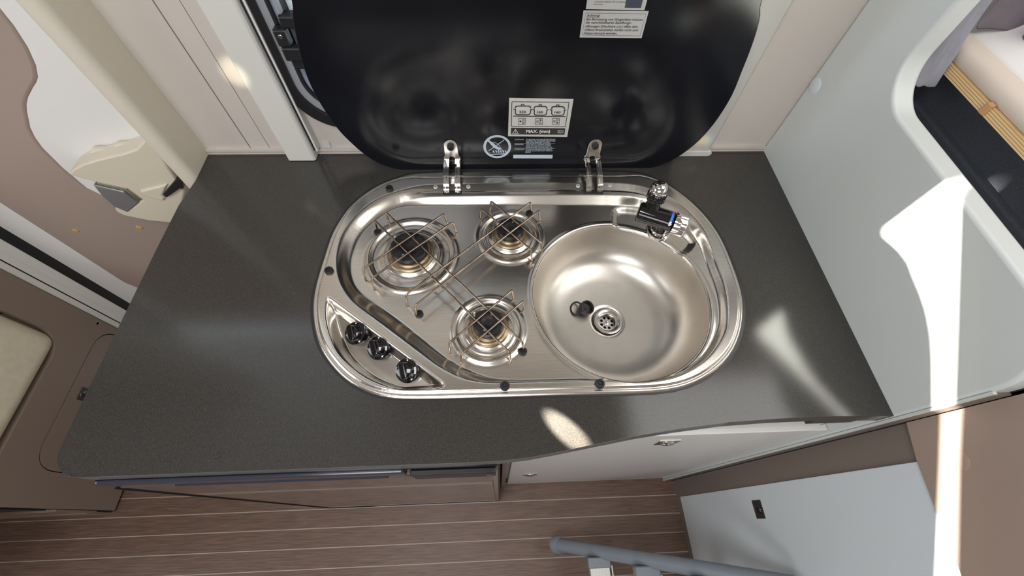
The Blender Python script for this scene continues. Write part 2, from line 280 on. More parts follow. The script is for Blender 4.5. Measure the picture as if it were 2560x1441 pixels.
# measured outlines in metres (world coordinates)
D = {"outer":[[-0.1418,-0.0577],[-0.1655,-0.0656],[-0.1969,-0.0804],[-0.2237,-0.1016],[-0.2485,-0.1306],[-0.2627,-0.1622],[-0.2734,-0.1975],[-0.2765,-0.2311],[-0.2785,-0.2629],[-0.2804,-0.2931],[-0.28,-0.3195],[-0.2766,-0.3423],[-0.271,-0.3644],[-0.2634,-0.3855],[-0.2526,-0.4059],[-0.237,-0.4261],[-0.2178,-0.4458],[-0.1953,-0.4626],[-0.1694,-0.4746],[-0.1442,-0.4808],[-0.1132,-0.4834],[-0.0288,-0.4839],[0.0532,-0.4837],[0.1418,-0.4842],[0.2201,-0.4849],[0.2609,-0.4788],[0.292,-0.4678],[0.3235,-0.4496],[0.3505,-0.4254],[0.3718,-0.3945],[0.3857,-0.3614],[0.3932,-0.3324],[0.3954,-0.3055],[0.3954,-0.2737],[0.3943,-0.2371],[0.3889,-0.2018],[0.3778,-0.1686],[0.3599,-0.1337],[0.3368,-0.103],[0.3133,-0.0821],[0.2881,-0.0666],[0.2645,-0.059],[0.1736,-0.0559],[0.0667,-0.0558],[-0.0389,-0.0557]],"e1":[[0.0497,-0.0902],[-0.0455,-0.091],[-0.1107,-0.0922],[-0.1379,-0.0948],[-0.167,-0.1051],[-0.1919,-0.1172],[-0.2088,-0.1282],[-0.2236,-0.1418],[-0.2361,-0.1596],[-0.2435,-0.1727],[-0.2504,-0.1881],[-0.2554,-0.2024],[-0.2578,-0.2148],[-0.2581,-0.2317],[-0.2573,-0.2476],[-0.2552,-0.263],[-0.2509,-0.2804],[-0.2436,-0.2982],[-0.2343,-0.3134],[-0.2235,-0.328],[-0.2129,-0.3388],[-0.1988,-0.3503],[-0.1817,-0.3636],[-0.1385,-0.3973],[-0.0987,-0.4281],[-0.0854,-0.4384],[-0.0718,-0.4466],[-0.0568,-0.4548],[-0.0421,-0.4603],[-0.0202,-0.464],[-0.0012,-0.4651],[0.0818,-0.4651],[0.1352,-0.465],[0.1764,-0.469],[0.1984,-0.4714],[0.2341,-0.4685],[0.2573,-0.462],[0.2773,-0.4536],[0.2978,-0.4423],[0.3148,-0.43],[0.3347,-0.4093],[0.3472,-0.3922],[0.354,-0.3772],[0.3642,-0.3429],[0.3684,-0.3125],[0.3672,-0.289],[0.3661,-0.2645],[0.3673,-0.2304],[0.3643,-0.2001],[0.3559,-0.1758],[0.3438,-0.1526],[0.3321,-0.1377],[0.3146,-0.1241],[0.2917,-0.1101],[0.2642,-0.0978],[0.2277,-0.0924],[0.1384,-0.0903]],"e2":[[0.0482,-0.1345],[-0.0601,-0.1333],[-0.1388,-0.1326],[-0.165,-0.1341],[-0.1805,-0.1413],[-0.1933,-0.1521],[-0.2057,-0.1645],[-0.2181,-0.1802],[-0.2271,-0.1981],[-0.2316,-0.2222],[-0.2337,-0.2384],[-0.2341,-0.2527],[-0.2295,-0.2744],[-0.2216,-0.2933],[-0.2107,-0.3078],[-0.1942,-0.3212],[-0.1758,-0.3343],[-0.1481,-0.3544],[-0.1208,-0.3777],[-0.0926,-0.4021],[-0.0725,-0.4194],[-0.0525,-0.4327],[-0.0358,-0.4404],[-0.0207,-0.4482],[-0.0011,-0.4546],[0.0329,-0.4564],[0.0842,-0.4574],[0.1359,-0.4572],[0.1811,-0.4632],[0.204,-0.4644],[0.2335,-0.4624],[0.2604,-0.4549],[0.2862,-0.4418],[0.3126,-0.4221],[0.3337,-0.3956],[0.3468,-0.3703],[0.354,-0.3351],[0.3557,-0.3039],[0.3538,-0.2799],[0.3538,-0.2501],[0.3527,-0.2258],[0.3464,-0.2066],[0.3317,-0.1824],[0.3077,-0.16],[0.2777,-0.1455],[0.2384,-0.1382],[0.1356,-0.1358]],"shelf":[[0.2183,-0.1389],[0.267,-0.1434],[0.3014,-0.1552],[0.3321,-0.1806],[0.3477,-0.2128],[0.3497,-0.2266],[0.323,-0.2511],[0.2739,-0.2485],[0.2104,-0.1963],[0.2101,-0.1803]],"trough":[[-0.2583,-0.3275],[-0.2574,-0.3227],[-0.2534,-0.3214],[-0.2469,-0.3243],[-0.1624,-0.3885],[-0.087,-0.4465],[-0.0726,-0.4582],[-0.0702,-0.4639],[-0.0732,-0.4692],[-0.0929,-0.4713],[-0.1243,-0.4714],[-0.1457,-0.467],[-0.1788,-0.4529],[-0.2085,-0.4308],[-0.2284,-0.4098],[-0.2443,-0.3807],[-0.2539,-0.3539]],"wires":[[[-0.1987,-0.1859,0.9419],[0.0186,-0.4256,0.9419]],[[-0.1811,-0.1698,0.9419],[0.0376,-0.4108,0.9419]],[[-0.0039,-0.1471,0.9419],[0.0771,-0.2374,0.9419]],[[-0.0209,-0.1639,0.9419],[0.0596,-0.251,0.9419]],[[-0.2031,-0.284,0.9446],[-0.0834,-0.1762,0.9446]],[[-0.1872,-0.301,0.9446],[-0.0677,-0.1939,0.9446]],[[-0.1334,-0.3315,0.9446],[0.0645,-0.1527,0.9446]],[[-0.1178,-0.3493,0.9446],[0.0785,-0.1708,0.9446]],[[-0.0652,-0.4097,0.9446],[0.0256,-0.3273,0.9446]],[[-0.048,-0.4265,0.9446],[0.0416,-0.3458,0.9446]]],"grom":[[-0.199,-0.1909],[-0.117,-0.3491],[0.0638,-0.1534],[0.039,-0.4145]],"knobs":[[-0.2087,-0.3821],[-0.1726,-0.4063],[-0.1282,-0.4415]],"buff":[[-0.1856,-0.1039],[-0.2609,-0.2765],[0.0108,-0.4691],[0.142,-0.4703]],"rivet":[[-0.1041,-0.0982],[-0.0448,-0.098],[0.1564,-0.0985],[0.216,-0.0983]],"slot":[[-0.0734,-0.1132],[0.1841,-0.1147]],"tapbase":[[0.2905,-0.1994]],"tapbody":[[0.2536,-0.187],[0.2897,-0.2049],[0.3157,-0.2164]],"plug":[[0.1618,-0.3018],[0.1459,-0.3014]],"lid":[[-0.2496,1.20975],[-0.25516,1.19335],[-0.26051,1.17604],[-0.26828,1.13836],[-0.27154,1.10233],[-0.26945,1.0692],[-0.26445,1.04035],[-0.25573,1.0091],[-0.24357,0.98388],[-0.22956,0.96064],[-0.21298,0.94273],[-0.19403,0.93092],[-0.17346,0.92378],[-0.13695,0.91989],[-0.08454,0.91884],[0.052,0.91945],[0.19036,0.92007],[0.2685,0.91876],[0.30271,0.92201],[0.32626,0.93291],[0.34436,0.94655],[0.36189,0.96914],[0.3755,0.99763],[0.38409,1.03317],[0.38692,1.07594],[0.3822,1.11629],[0.37814,1.14677],[0.37269,1.17475],[0.3661,1.19551],[0.35777,1.21497]],"s1":[[0.02828,1.07288],[0.131,1.07071],[0.13138,0.99675],[0.02769,0.99899]],"s2":[[0.12379,1.20069],[0.21104,1.20054],[0.21198,1.16565],[0.12439,1.16603]],"s3":[[0.12624,1.21321],[0.20466,1.21389],[0.2048,1.20157],[0.12642,1.20231]],"bar":[[0.0333,1.01665],[0.12483,1.01505],[0.12554,1.01409],[0.12588,1.00246],[0.12495,1.00162],[0.03336,1.00278],[0.03265,1.00376],[0.03259,1.01564]],"ink":[[20,1,[[0.03339,1.06615],[0.12382,1.06487],[0.12457,1.06415],[0.12514,1.01898],[0.12449,1.0183],[0.0338,1.0192],[0.03305,1.02001],[0.03277,1.06556]]],[34,0,[[0.03855,1.05456],[0.03891,1.0567],[0.04111,1.05834],[0.06048,1.05819],[0.06273,1.05666],[0.06353,1.0544]]],[26,0,[[0.04809,1.05851],[0.04824,1.06093],[0.04982,1.06153],[0.05197,1.06135],[0.05276,1.0585]]],[30,0,[[0.03565,1.05242],[0.03889,1.05241],[0.03886,1.04526],[0.04003,1.04305],[0.04225,1.04223],[0.06011,1.04206],[0.06251,1.04319],[0.06358,1.04521],[0.06384,1.05206],[0.06619,1.05193]]],[34,0,[[0.06925,1.0539],[0.06952,1.05604],[0.07167,1.05769],[0.0868,1.05754],[0.08912,1.05601],[0.09,1.05374]]],[26,0,[[0.07651,1.05786],[0.07658,1.06029],[0.07814,1.06089],[0.08031,1.06071],[0.08121,1.05786]]],[30,0,[[0.06642,1.05174],[0.06968,1.05174],[0.06993,1.04456],[0.0712,1.04235],[0.07346,1.04152],[0.08699,1.04136],[0.08936,1.04249],[0.09037,1.04451],[0.09039,1.05139],[0.09275,1.05126]]],[34,0,[[0.0978,1.05348],[0.098,1.05563],[0.10009,1.05728],[0.11529,1.05714],[0.11767,1.0556],[0.11864,1.05332]]],[26,0,[[0.10494,1.05746],[0.10492,1.05989],[0.10647,1.06049],[0.10865,1.06031],[0.10966,1.05745]]],[30,0,[[0.09504,1.05132],[0.09831,1.05132],[0.09884,1.04412],[0.10019,1.0419],[0.10249,1.04106],[0.11608,1.0409],[0.11842,1.04204],[0.11936,1.04407],[0.11913,1.05097],[0.1215,1.05084]]],[26,0,[[0.03564,1.03958],[0.12241,1.03846]]],[13,1,[[0.04462,1.03526],[0.05625,1.03523],[0.05608,1.02292],[0.04455,1.02296]]],[14,1,[[0.05438,1.0318],[0.05429,1.03114],[0.05398,1.03058],[0.0535,1.03021],[0.05291,1.03008],[0.0523,1.03021],[0.05178,1.03059],[0.05141,1.03115],[0.05126,1.03181],[0.05135,1.03247],[0.05166,1.03303],[0.05214,1.03341],[0.05273,1.03353],[0.05333,1.0334],[0.05386,1.03303],[0.05422,1.03247]]],[14,1,[[0.0541,1.02644],[0.05401,1.02577],[0.0537,1.0252],[0.05321,1.02482],[0.05262,1.02469],[0.05201,1.02482],[0.05148,1.0252],[0.05111,1.02578],[0.05096,1.02645],[0.05105,1.02712],[0.05136,1.02768],[0.05185,1.02806],[0.05244,1.02819],[0.05305,1.02806],[0.05358,1.02768],[0.05394,1.02711]]],[13,1,[[0.07312,1.03518],[0.0848,1.03515],[0.08508,1.02281],[0.0735,1.02286]]],[14,1,[[0.07833,1.02925],[0.07826,1.02853],[0.07795,1.02793],[0.07744,1.02752],[0.0768,1.02738],[0.07615,1.02753],[0.07557,1.02793],[0.07516,1.02854],[0.07497,1.02926],[0.07504,1.02997],[0.07536,1.03058],[0.07587,1.03098],[0.0765,1.03112],[0.07716,1.03097],[0.07773,1.03057],[0.07815,1.02996]]],[14,1,[[0.08296,1.02634],[0.0829,1.02566],[0.08261,1.02509],[0.08213,1.02471],[0.08154,1.02458],[0.08092,1.02472],[0.08038,1.0251],[0.07999,1.02568],[0.07981,1.02635],[0.07987,1.02702],[0.08016,1.02759],[0.08064,1.02796],[0.08123,1.0281],[0.08185,1.02796],[0.08239,1.02758],[0.08278,1.02701]]],[13,1,[[0.10151,1.0351],[0.11323,1.03507],[0.11395,1.02271],[0.10233,1.02275]]],[14,1,[[0.10695,1.02915],[0.10691,1.02844],[0.10662,1.02783],[0.10612,1.02742],[0.10549,1.02728],[0.10482,1.02743],[0.10423,1.02784],[0.10379,1.02845],[0.10358,1.02916],[0.10363,1.02988],[0.10392,1.03048],[0.10442,1.03089],[0.10505,1.03103],[0.10571,1.03088],[0.1063,1.03048],[0.10674,1.02987]]],[14,1,[[0.11159,1.03163],[0.11155,1.03096],[0.11128,1.0304],[0.11082,1.03002],[0.11023,1.02989],[0.10962,1.03003],[0.10906,1.0304],[0.10865,1.03097],[0.10845,1.03164],[0.10849,1.0323],[0.10876,1.03286],[0.10922,1.03323],[0.10981,1.03336],[0.11042,1.03323],[0.11098,1.03285],[0.11139,1.03229]]]],"inkdots":[[[0.0496,1.02934],[0.0495,1.02863],[0.04916,1.02802],[0.04864,1.02762],[0.048,1.02748],[0.04736,1.02762],[0.04679,1.02803],[0.0464,1.02864],[0.04625,1.02935],[0.04634,1.03006],[0.04668,1.03067],[0.04721,1.03107],[0.04784,1.03121],[0.04848,1.03106],[0.04904,1.03066],[0.04943,1.03005]],[[0.08304,1.03172],[0.08298,1.03105],[0.08269,1.03049],[0.08222,1.03011],[0.08163,1.02998],[0.08102,1.03012],[0.08048,1.0305],[0.08009,1.03106],[0.07991,1.03172],[0.07998,1.03239],[0.08027,1.03295],[0.08074,1.03332],[0.08133,1.03345],[0.08194,1.03332],[0.08248,1.03294],[0.08287,1.03238]],[[0.1117,1.02624],[0.11166,1.02556],[0.11139,1.02499],[0.11092,1.02461],[0.11034,1.02448],[0.10971,1.02462],[0.10915,1.025],[0.10874,1.02557],[0.10854,1.02625],[0.10858,1.02692],[0.10885,1.02749],[0.10932,1.02787],[0.1099,1.028],[0.11052,1.02786],[0.11108,1.02748],[0.1115,1.02691]]],"ink2":[[14,1,[[0.04019,1.01377],[0.04509,1.00495],[0.03531,1.00514]]],[16,0,[[0.04029,1.01084],[0.04028,1.00775]]],[14,0,[[0.04032,1.00664],[0.04034,1.00595]]],[10,1,[[0.11351,1.01168],[0.11736,1.01084],[0.12245,1.0115],[0.12286,1.00632],[0.11819,1.0053],[0.11342,1.00636]]],[10,0,[[0.11736,1.01084],[0.11807,1.0053]]],[12,0,[[0.11538,1.0105],[0.11565,1.00705]]],[12,0,[[0.12004,1.01014],[0.12016,1.00703]]]],"sign":[[44,1,[[0.03138,0.97643],[0.03118,0.97274],[0.03042,0.96911],[0.02912,0.96564],[0.0273,0.96242],[0.025,0.95953],[0.02228,0.95705],[0.0192,0.95505],[0.01586,0.95359],[0.01232,0.95271],[0.0087,0.95244],[0.00508,0.95277],[0.00156,0.95371],[-0.00176,0.95522],[-0.00481,0.95726],[-0.00749,0.95978],[-0.00975,0.9627],[-0.01153,0.96594],[-0.01279,0.96942],[-0.0135,0.97305],[-0.01366,0.97674],[-0.01327,0.98038],[-0.01234,0.98391],[-0.01091,0.98723],[-0.00901,0.99026],[-0.00669,0.99295],[-0.00401,0.99523],[-0.00104,0.99705],[0.00216,0.99837],[0.00551,0.99916],[0.00894,0.99942],[0.01237,0.99913],[0.01572,0.9983],[0.01891,0.99694],[0.02188,0.99508],[0.02454,0.99277],[0.02684,0.99005],[0.02872,0.98699],[0.03012,0.98364],[0.03102,0.9801]]],[40,0,[[-0.00661,0.98969],[-0.0003,0.98386],[0.0061,0.9772]]],[58,0,[[-0.00146,0.9846],[0.00491,0.97646],[0.01321,0.97117]]],[8,0,[[0.00209,0.98675],[0.0091,0.9838],[0.01499,0.97491]]],[14,0,[[-0.00716,0.96678],[0.02079,0.99097]]],[10,0,[[-0.00726,0.96251],[0.02468,0.96195]]],[16,0,[[-0.00614,0.9588],[0.02349,0.96011]]],[24,0,[[0.00148,0.96793],[0.00311,0.96396]]],[24,0,[[0.00626,0.9679],[0.00792,0.96392]]],[24,0,[[0.01046,0.96787],[0.01213,0.96389]]],[24,0,[[0.01465,0.96784],[0.01634,0.96386]]],[24,0,[[0.01884,0.96781],[0.02056,0.96383]]],[24,0,[[0.02304,0.96778],[0.02478,0.9638]]],[10,0,[[0.01321,0.97192],[0.0192,0.96841]]],[10,0,[[0.01618,0.97415],[0.01477,0.96965]]],[4,0,[[0.03971,0.98361],[0.11147,0.98272]]],[4,0,[[0.0397,0.97279],[0.11177,0.97199]]]],"whitebar":[[0.03811,0.95752],[0.11049,0.95663],[0.11069,0.94826],[0.0381,0.94935]],"t_warn":[["ACHTUNG:",0.03949,0.99052,0.0164,0.00258],["GLASDECKEL KÖNNEN BEI ERHITZUNG",0.05963,0.9904,0.05131,0.00259],["PLATZEN! VOR SCHLIESSEN DES DECKELS",0.05958,0.98722,0.05198,0.00261],["SÄMTLICHE BRENNER LÖSCHEN.",0.05952,0.98401,0.04314,0.00263],["WARNING:",0.03982,0.98002,0.01601,0.0025],["THIS IS NOT A COOKING SURFACE.",0.05975,0.97989,0.04551,0.00251],["GLASS LID MUST BE FULLY RAISED",0.05969,0.97663,0.04449,0.00253],["WHEN BURNERS ARE SWITCHED ON.",0.05987,0.97349,0.0479,0.00254],["ATTENTION:",0.03994,0.9688,0.01731,0.00257],["UTILISER LES BRULEURS SEULEMENT",0.05989,0.96866,0.04733,0.00257],["QUAND LE COUVERCLE EN VERRE EST",0.05995,0.96546,0.04958,0.00259],["RELEVE.",0.05977,0.96208,0.01032,0.00261]],"t_num":[["220",0.04513,1.04545,0.01093,0.00424],["160",0.07417,1.04507,0.01005,0.00426],["160",0.10335,1.04456,0.00992,0.00427]],"t_max":[["MAX. (mm)",0.05864,1.00622,0.04139,0.00633]],"t_acht":[["Achtung!",0.12923,1.19368,0.01763,0.00268],["Bei Benutzung von Gasgeräten müssen",0.1294,1.18866,0.07698,0.00291],["die verschließbaren Belüftungs-",0.12942,1.18438,0.06282,0.00295],["öffnungen (Dachluke u.ä.) offen sein.",0.12969,1.17956,0.073,0.003],["Offene Brennstellen dürfen nicht zum",0.12959,1.175,0.07446,0.00304],["Heizen benutzt werden.",0.12961,1.17053,0.04606,0.00308]],"t_min":[["a minimum distance of 4 cm between",0.13567,1.2105,0.04253,0.00198],["and cover",0.13578,1.20753,0.01208,0.00199]],"achtframe":[[5,1,[[0.12699,1.19768],[0.20823,1.19728],[0.20872,1.16872],[0.12738,1.16936]]],[8,0,[[0.12914,1.19284],[0.14685,1.19273]]]],"s3dark":[[0.17598,1.21373],[0.19858,1.21393],[0.19926,1.20435],[0.17749,1.20441]],"patchlow":[[-0.3019,1.0437],[-0.3199,1.0494],[-0.3361,1.0535],[-0.3563,1.0553],[-0.378,1.051],[-0.3999,1.048],[-0.4251,1.0422],[-0.4527,1.0316],[-0.4787,1.0181],[-0.5253,0.9907]],"lockbody":[[-0.7844,0.9105],[-0.77112,0.91927],[-0.74162,0.9325],[-0.70418,0.94344],[-0.65054,0.95673],[-0.62428,0.96547],[-0.59263,0.98767],[-0.58319,0.98425],[-0.59858,0.92242],[-0.60913,0.85952],[-0.68245,0.76545],[-0.69992,0.76445],[-0.74057,0.77204],[-0.77824,0.7899],[-0.78441,0.80278],[-0.77907,0.81267],[-0.7587,0.83171],[-0.74588,0.81456],[-0.70662,0.83679],[-0.70715,0.84032],[-0.71255,0.86984],[-0.75408,0.88758],[-0.77153,0.89717],[-0.78592,0.9055]],"lockback":[[-0.77477,0.91044],[-0.72793,0.94339],[-0.69585,0.94317],[-0.67968,0.95307],[-0.66376,0.95476],[-0.63735,0.9528],[-0.61232,0.95354],[-0.64775,0.84185],[-0.64171,0.89609],[-0.69276,0.92626]],"lever":[[-0.76555,0.88178],[-0.7229,0.8617],[-0.71752,0.82945],[-0.76193,0.80083],[-0.77493,0.81835],[-0.77416,0.84891]],"leverlip":[[-0.75154,0.88959],[-0.71015,0.87191],[-0.70476,0.84249],[-0.71275,0.83793],[-0.71661,0.86539],[-0.75351,0.8854]],"lockblack":[[-0.65058,0.85769],[-0.59929,0.89816],[-0.58552,0.89903],[-0.60046,0.87367],[-0.60793,0.87377],[-0.64839,0.84967]],"lockridge":[[-0.68969,0.86622],[-0.62476,0.88385],[-0.65389,0.85451],[-0.65399,0.84649],[-0.66416,0.83731],[-0.68675,0.84928]],"doorin":[[-0.65934,1.19247],[-0.66124,1.17563],[-0.66568,1.14994],[-0.67606,1.11917],[-0.69034,1.09182],[-0.70548,1.07238],[-0.71603,1.06363],[-0.72861,1.05539],[-0.75337,1.03765],[-0.76777,1.02513],[-0.78014,1.01145],[-0.80532,0.97933],[-0.8173,0.95793],[-0.82569,0.9354],[-0.83351,0.88652],[-0.83442,0.83178],[-0.81357,0.79785],[-0.78056,0.77571],[-0.72299,0.74798]],"screwcaps":[[-0.97509,0.69568],[-0.82539,0.70436]],"latch_r":[[-0.6082,0.4481],[-0.609,0.4839],[-0.6443,0.481],[-0.644,0.4478]],"capr":[[-0.585,0.9506]],"cap":[[-0.0164,1.0695]],"curt":[[-0.115,1.2471],[-0.1171,1.2236],[-0.1158,1.1831],[-0.1208,1.1557],[-0.1289,1.1457],[-0.1466,1.1587],[-0.1591,1.1659],[-0.1564,1.1703],[-0.1501,1.1852],[-0.1444,1.2073],[-0.1405,1.2172],[-0.1311,1.2374],[-0.1302,1.2541]],"curt2":[[-0.1289,1.2538],[-0.1388,1.25],[-0.1505,1.2473],[-0.1719,1.2367],[-0.1861,1.2303],[-0.1887,1.2349]]}
# ================================================ setting
# floor: pale caulk bed with dark planks, joints recessed
fl = structure(box('floor', -1.95,.76,-1.95,.02,-.03,-.0012,'caulk'))
pitch = .0523; yy = -1.945; first = None; k = 0
rows = []
y0 = -.5718
pw = pitch-.0027
pme = data_mesh([boxd(-1.355,1.355,-pw/2,pw/2,-.006,0)])
i = 0
for r in range(-25, 8):
    yc = y0+(r+.5)*pitch
    if yc < -1.92 or yc > -.2: continue
    pm = pme
    o = finish('plank', pm, 'plank', None) if first is None else first.copy()
    if first is None: first = o
    else: C.objects.link(o)
    o.parent = None; o.location = (-.595, yc, 0); attach(o, fl)
# walls
hole = rrect(-.320,.380,1.000,1.52,.065,10)
wl = structure(prism('wall_back', rect(-.565,1.6,.80,2.40), 0,.035,'beige_wall','y',[hole]))
box('seam',-.4562,-.4548,-.0006,.001,.93,2.39,'taupe_dark',wl); box('seam',-.4205,-.4198,-.0004,.001,.93,2.39,'taupe_dark',wl)
bb = structure(finish('baseboard_back', data_mesh([boxd(-.537,XR,-.006,0,ZW,ZW+.004), boxd(-.537,XR,-.0035,0,ZW+.004,ZW+.0052), boxd(-.537,XR,-.006,0,ZW+.0055,ZW+.010)]),'beige_wall'))
structure(prism('wall_behind_bed', rect(.543,1.6,.60,2.40), .035,.05,'white_panel','y'))
structure(box('ceiling',-1.95,1.6,-1.95,.3,2.40,2.43,'ceiling_lining'))
structure(box('wall_front',-1.95,1.6,-1.98,-1.95,-.03,2.43,'taupe'))
structure(box('wall_far_right',1.6,1.63,-1.98,.3,-.03,2.43,'white_panel'))
structure(box('wall_rear_left',-1.95,-1.19,.02,.05,-.03,2.43,'beige_wall'))
# left wall with an added opening, cut to shape the sun patch on wall_right
d = SUN; T_ = (-1.95-XR)/d.x
def back(p): return (p[0]+d.y*T_, p[1]+d.z*T_)
low = D['patchlow']+[(-.60,.943),(-.78,.825)]
line1 = [(-.78,.845),(-.60,.957),(-.527,1.0046),(-.41,1.079),(-.31,1.143)]
line2 = [(-.78,.90),(-.60,1.005),(-.52,1.058),(-.40,1.135),(-.34,1.175),(-.305,1.195)]
open_ = [back(p) for p in low]+[back(p) for p in line2]
wlf = structure(prism('wall_left', rect(-1.98,.3,-.03,2.43), -1.98,-1.95,'taupe','x',[open_]))
prism('sun_filter_sheet', [back(p) for p in line1]+[back(p) for p in reversed(line2)], -1.962,-1.960,'sun_filter','x',parent=wlf)  # unseen sheet added to dim the sun beside the main patch
# corner post between kitchen wall and entrance door
structure(finish('trim_1', data_mesh([prism_data([(-.5375,.03),(-.5375,-.060),(-.5385,-.0665),(-.542,-.0705),(-.547,-.072),(-.562,-.072),(-.5645,-.070),(-.5645,.03)], .10,2.40)]),'beige_post',None,50))
# window unit in the back wall: black frame rings, inner sash, pane
wn = structure(empty('window_1',(.04,0,1.2)))
def ring(name, o, i, lo, hi, m, bev=.002): return prism(name, o, lo, hi, m, 'y', [i], wn, bev, 50)
def rr_(i): return rrect(-.335+i,.395-i,.985+i,1.545-i,.080-i*.75,14)
ring('outer_frame', rr_(0), rr_(.019), -.011,.02,'black_plastic',.004)
ring('inner_frame', rr_(.018), rr_(.030), -.006,.03,'flange_grey',.004)
ring('frame_seal', rr_(.0295), rr_(.0335), -.004,.03,'black_rubber',.001)
ring('sash', rr_(.0325), rr_(.0430), .002,.034,'blue_alu',.005)
ring('gasket', rr_(.0425), rr_(.0470), -.002,.03,'black_rubber',.002)
ring('dotted_border', rr_(.0465), rr_(.085), .020,.0205,'dots',0)
prism('pane', rr_(.046), .030,.034,'acrylic','y',parent=wn)
la = finish('latch', data_mesh([boxd(-.300,-.268,-.018,.01,1.098,1.116), boxd(-.304,-.272,-.024,-.010,1.114,1.134), boxd(-.306,-.288,-.022,-.006,1.134,1.158), boxd(-.294,-.270,-.014,.006,1.155,1.172)]),'black_plastic',wn,None,.0025)
lathe('screw',[(0,.0008),(.0026,.0008),(.0034,0),(.0034,-.003)],'chrome',(-.297,-.0225,1.149),(0,-1,0),16,la)
box('sash_arm',-.293,-.287,-.010,.0,1.172,1.5,'flange_grey',wn,.002)
# pleated-blind side rails, standing on the wall foot
def blind(name, xs, y, z0):
    o = structure(empty(name,(xs[0],0,z0)))
    s = 1 if xs[1] > xs[0] else -1
    prism('rail_profile', [(xs[0],.0),(xs[0],y*.75),(xs[0]+s*.004,y),(xs[1]-s*.004,y),(xs[1]-s*.0005,y+.003),(xs[1],y+.009),(xs[1],0)], z0,2.3,'white_rail','z',parent=o,bev=.0012)
    prism('guide_slot', [(xs[1],y+.010),(xs[1]+s*.0022,y+.010),(xs[1]+s*.0022,-.001),(xs[1],-.001)], z0+.016,2.3,'black_rubber','z',parent=o)
    prism('inner_lip', [(xs[1]+s*.0022,y+.012),(xs[1]+s*.0055,y+.012),(xs[1]+s*.0055,0),(xs[1]+s*.0022,0)], z0+.012,2.3,'white_alu','z',parent=o)
    return o
b1 = blind('trim_2',(-.3855,-.332),-.026,ZW+.001)
lathe('end_screw',[(0,.001),(.0032,.001),(.0042,0),(.0042,-.002)],'chrome',(-.3125,-.001,ZW+.018),(0,-1,0),16,b1)
prism('screw_plate', rrect(-.319,-.305,ZW+.011,ZW+.025,.003,3), -.0022,0,'white_rail','y',parent=b1)
b2 = structure(empty('trim_3',(.41,0,ZW)))
prism('rail_profile', [(.4285,0),(.4265,-.011),(.420,-.018),(.38,-.018),(.36,-.018),(.36,0)], ZW+.004,2.3,'white_rail','z',parent=b2,bev=.001,smooth=50)
prism('end_cap', rrect(.35,.4295,ZW-.0,ZW+.012,.006,4), -.0195,0,'white_rail','y',parent=b2,bev=.0015)
# ---------------- entrance door at the left
dr = structure(empty('door_1',(-.85,0,.3)))
ins = smooth_closed(D['doorin'][:-1]+[D['doorin'][-1]],1)
shape = D['doorin']
outer = [(-1.05,.46),(-1.035,.425),(-1.0,.41),(-.56,.41)]+[(-.56,shape[-1][1])]+list(reversed(shape))+[(-.60,1.6),(-1.05,1.6)]
prism('door_skin', outer, -.002,.018,'taupe','y',parent=dr,bev=.007,seg=4,smooth=60)
box('insert_panel',-.95,-.56,.012,.02,.5,1.7,'white_rail',dr)
box('door_rim',-1.132,-.56,.0,.02,.05,1.7,'white_alu',dr)
prism('door_gasket', [(-1.122,.012),(-1.1285,-.004),(-1.130,-.014),(-1.136,-.020),(-1.145,-.018),(-1.145,.012)], .02,1.7,'black_rubber','z',parent=dr,smooth=50)
for p in D['screwcaps']: lathe('screw_cap',[(0,.0022),(.004,.0022),(.0062,.0014),(.0066,0)],'wood_plug',(p[0],-.0018,p[1]),(0,-1,0),20,dr)
df = structure(finish('trim_4', data_mesh([prism_data([(-1.136,-.020),(-1.141,-.0265),(-1.149,-.030),(-1.152,-.0345),(-1.158,-.036),(-1.1665,-.0455),(-1.1675,-.045),(-1.1685,-.0465),(-1.196,-.0560),(-1.196,.02),(-1.136,.02)], .0,2.0)]),'white_rail',None,40))
box('joint_line',-1.1692,-1.1668,-.0475,-.043,0,2.0,'black_rubber',df)
# door lock: big beige moulding with a grey lever
lk = bpy.data.objects.new('lock_cover', data_mesh([prism_data(D['lockbody'],-.040,.0,'y')])); 
lk = finish('lock_cover', lk.data, 'beige_plastic', dr, 60, .006, 3)
prism('lock_shoulder', D['lockback'],-.014,.0,'beige_plastic','y',parent=lk,bev=.005,seg=3,smooth=60)
prism('lever', D['lever'],-.0412,-.028,'grey_lever','y',parent=lk,bev=.003,seg=3,smooth=60)
prism('lever_edge', D['leverlip'],-.0425,-.036,'dull_chrome','y',parent=lk,bev=.0008)
prism('lock_ridge', D['lockridge'],-.0445,-.036,'beige_plastic','y',parent=lk,bev=.0035,seg=3,smooth=60)
prism('latch_slot', D['lockblack'],-.0458,-.036,'black_plastic','y',parent=lk,bev=.001)
# ---------------- right-hand panel with the bed opening
op = [(.0,.0),(-.527,.0),(-.527,1.040)]
for i in range(21):
    a = math.radians(180+0-90*i/20); op.append((-.447+.080*math.cos(a), 1.056+.080*math.sin(a)))
cc = []
for i in range(21):
    a = math.radians(270+0-90*i/20) ; cc.append((-.187+.0-.0+ .060*math.cos(a)*-1, 1.196+.060*math.sin(a)))
op += cc
op += [(-.1265,1.26),(-.1285,2.40),(0,2.40)]
wr = structure(prism('wall_right', op, XR,.573,'white_panel','x',bev=.0045,seg=3,smooth=50))
lathe('screw_cover',[(0,.0012),(.0115,.0012),(.0128,.0006),(.0132,0)],'white_door',(XR,-.0152,1.0705),(-1,0,0),32,wr)
tr = structure(box('trim_5',.5475,.5735,-.5305,-.5268,0,1.045,'taupe_dark'))
box('silver_edge',.5435,.5480,-.5302,-.5268,0,1.05,'white_panel',tr)
box('dark_joint',.570,.5745,-.5315,-.5268,0,1.12,'black_rubber',tr)
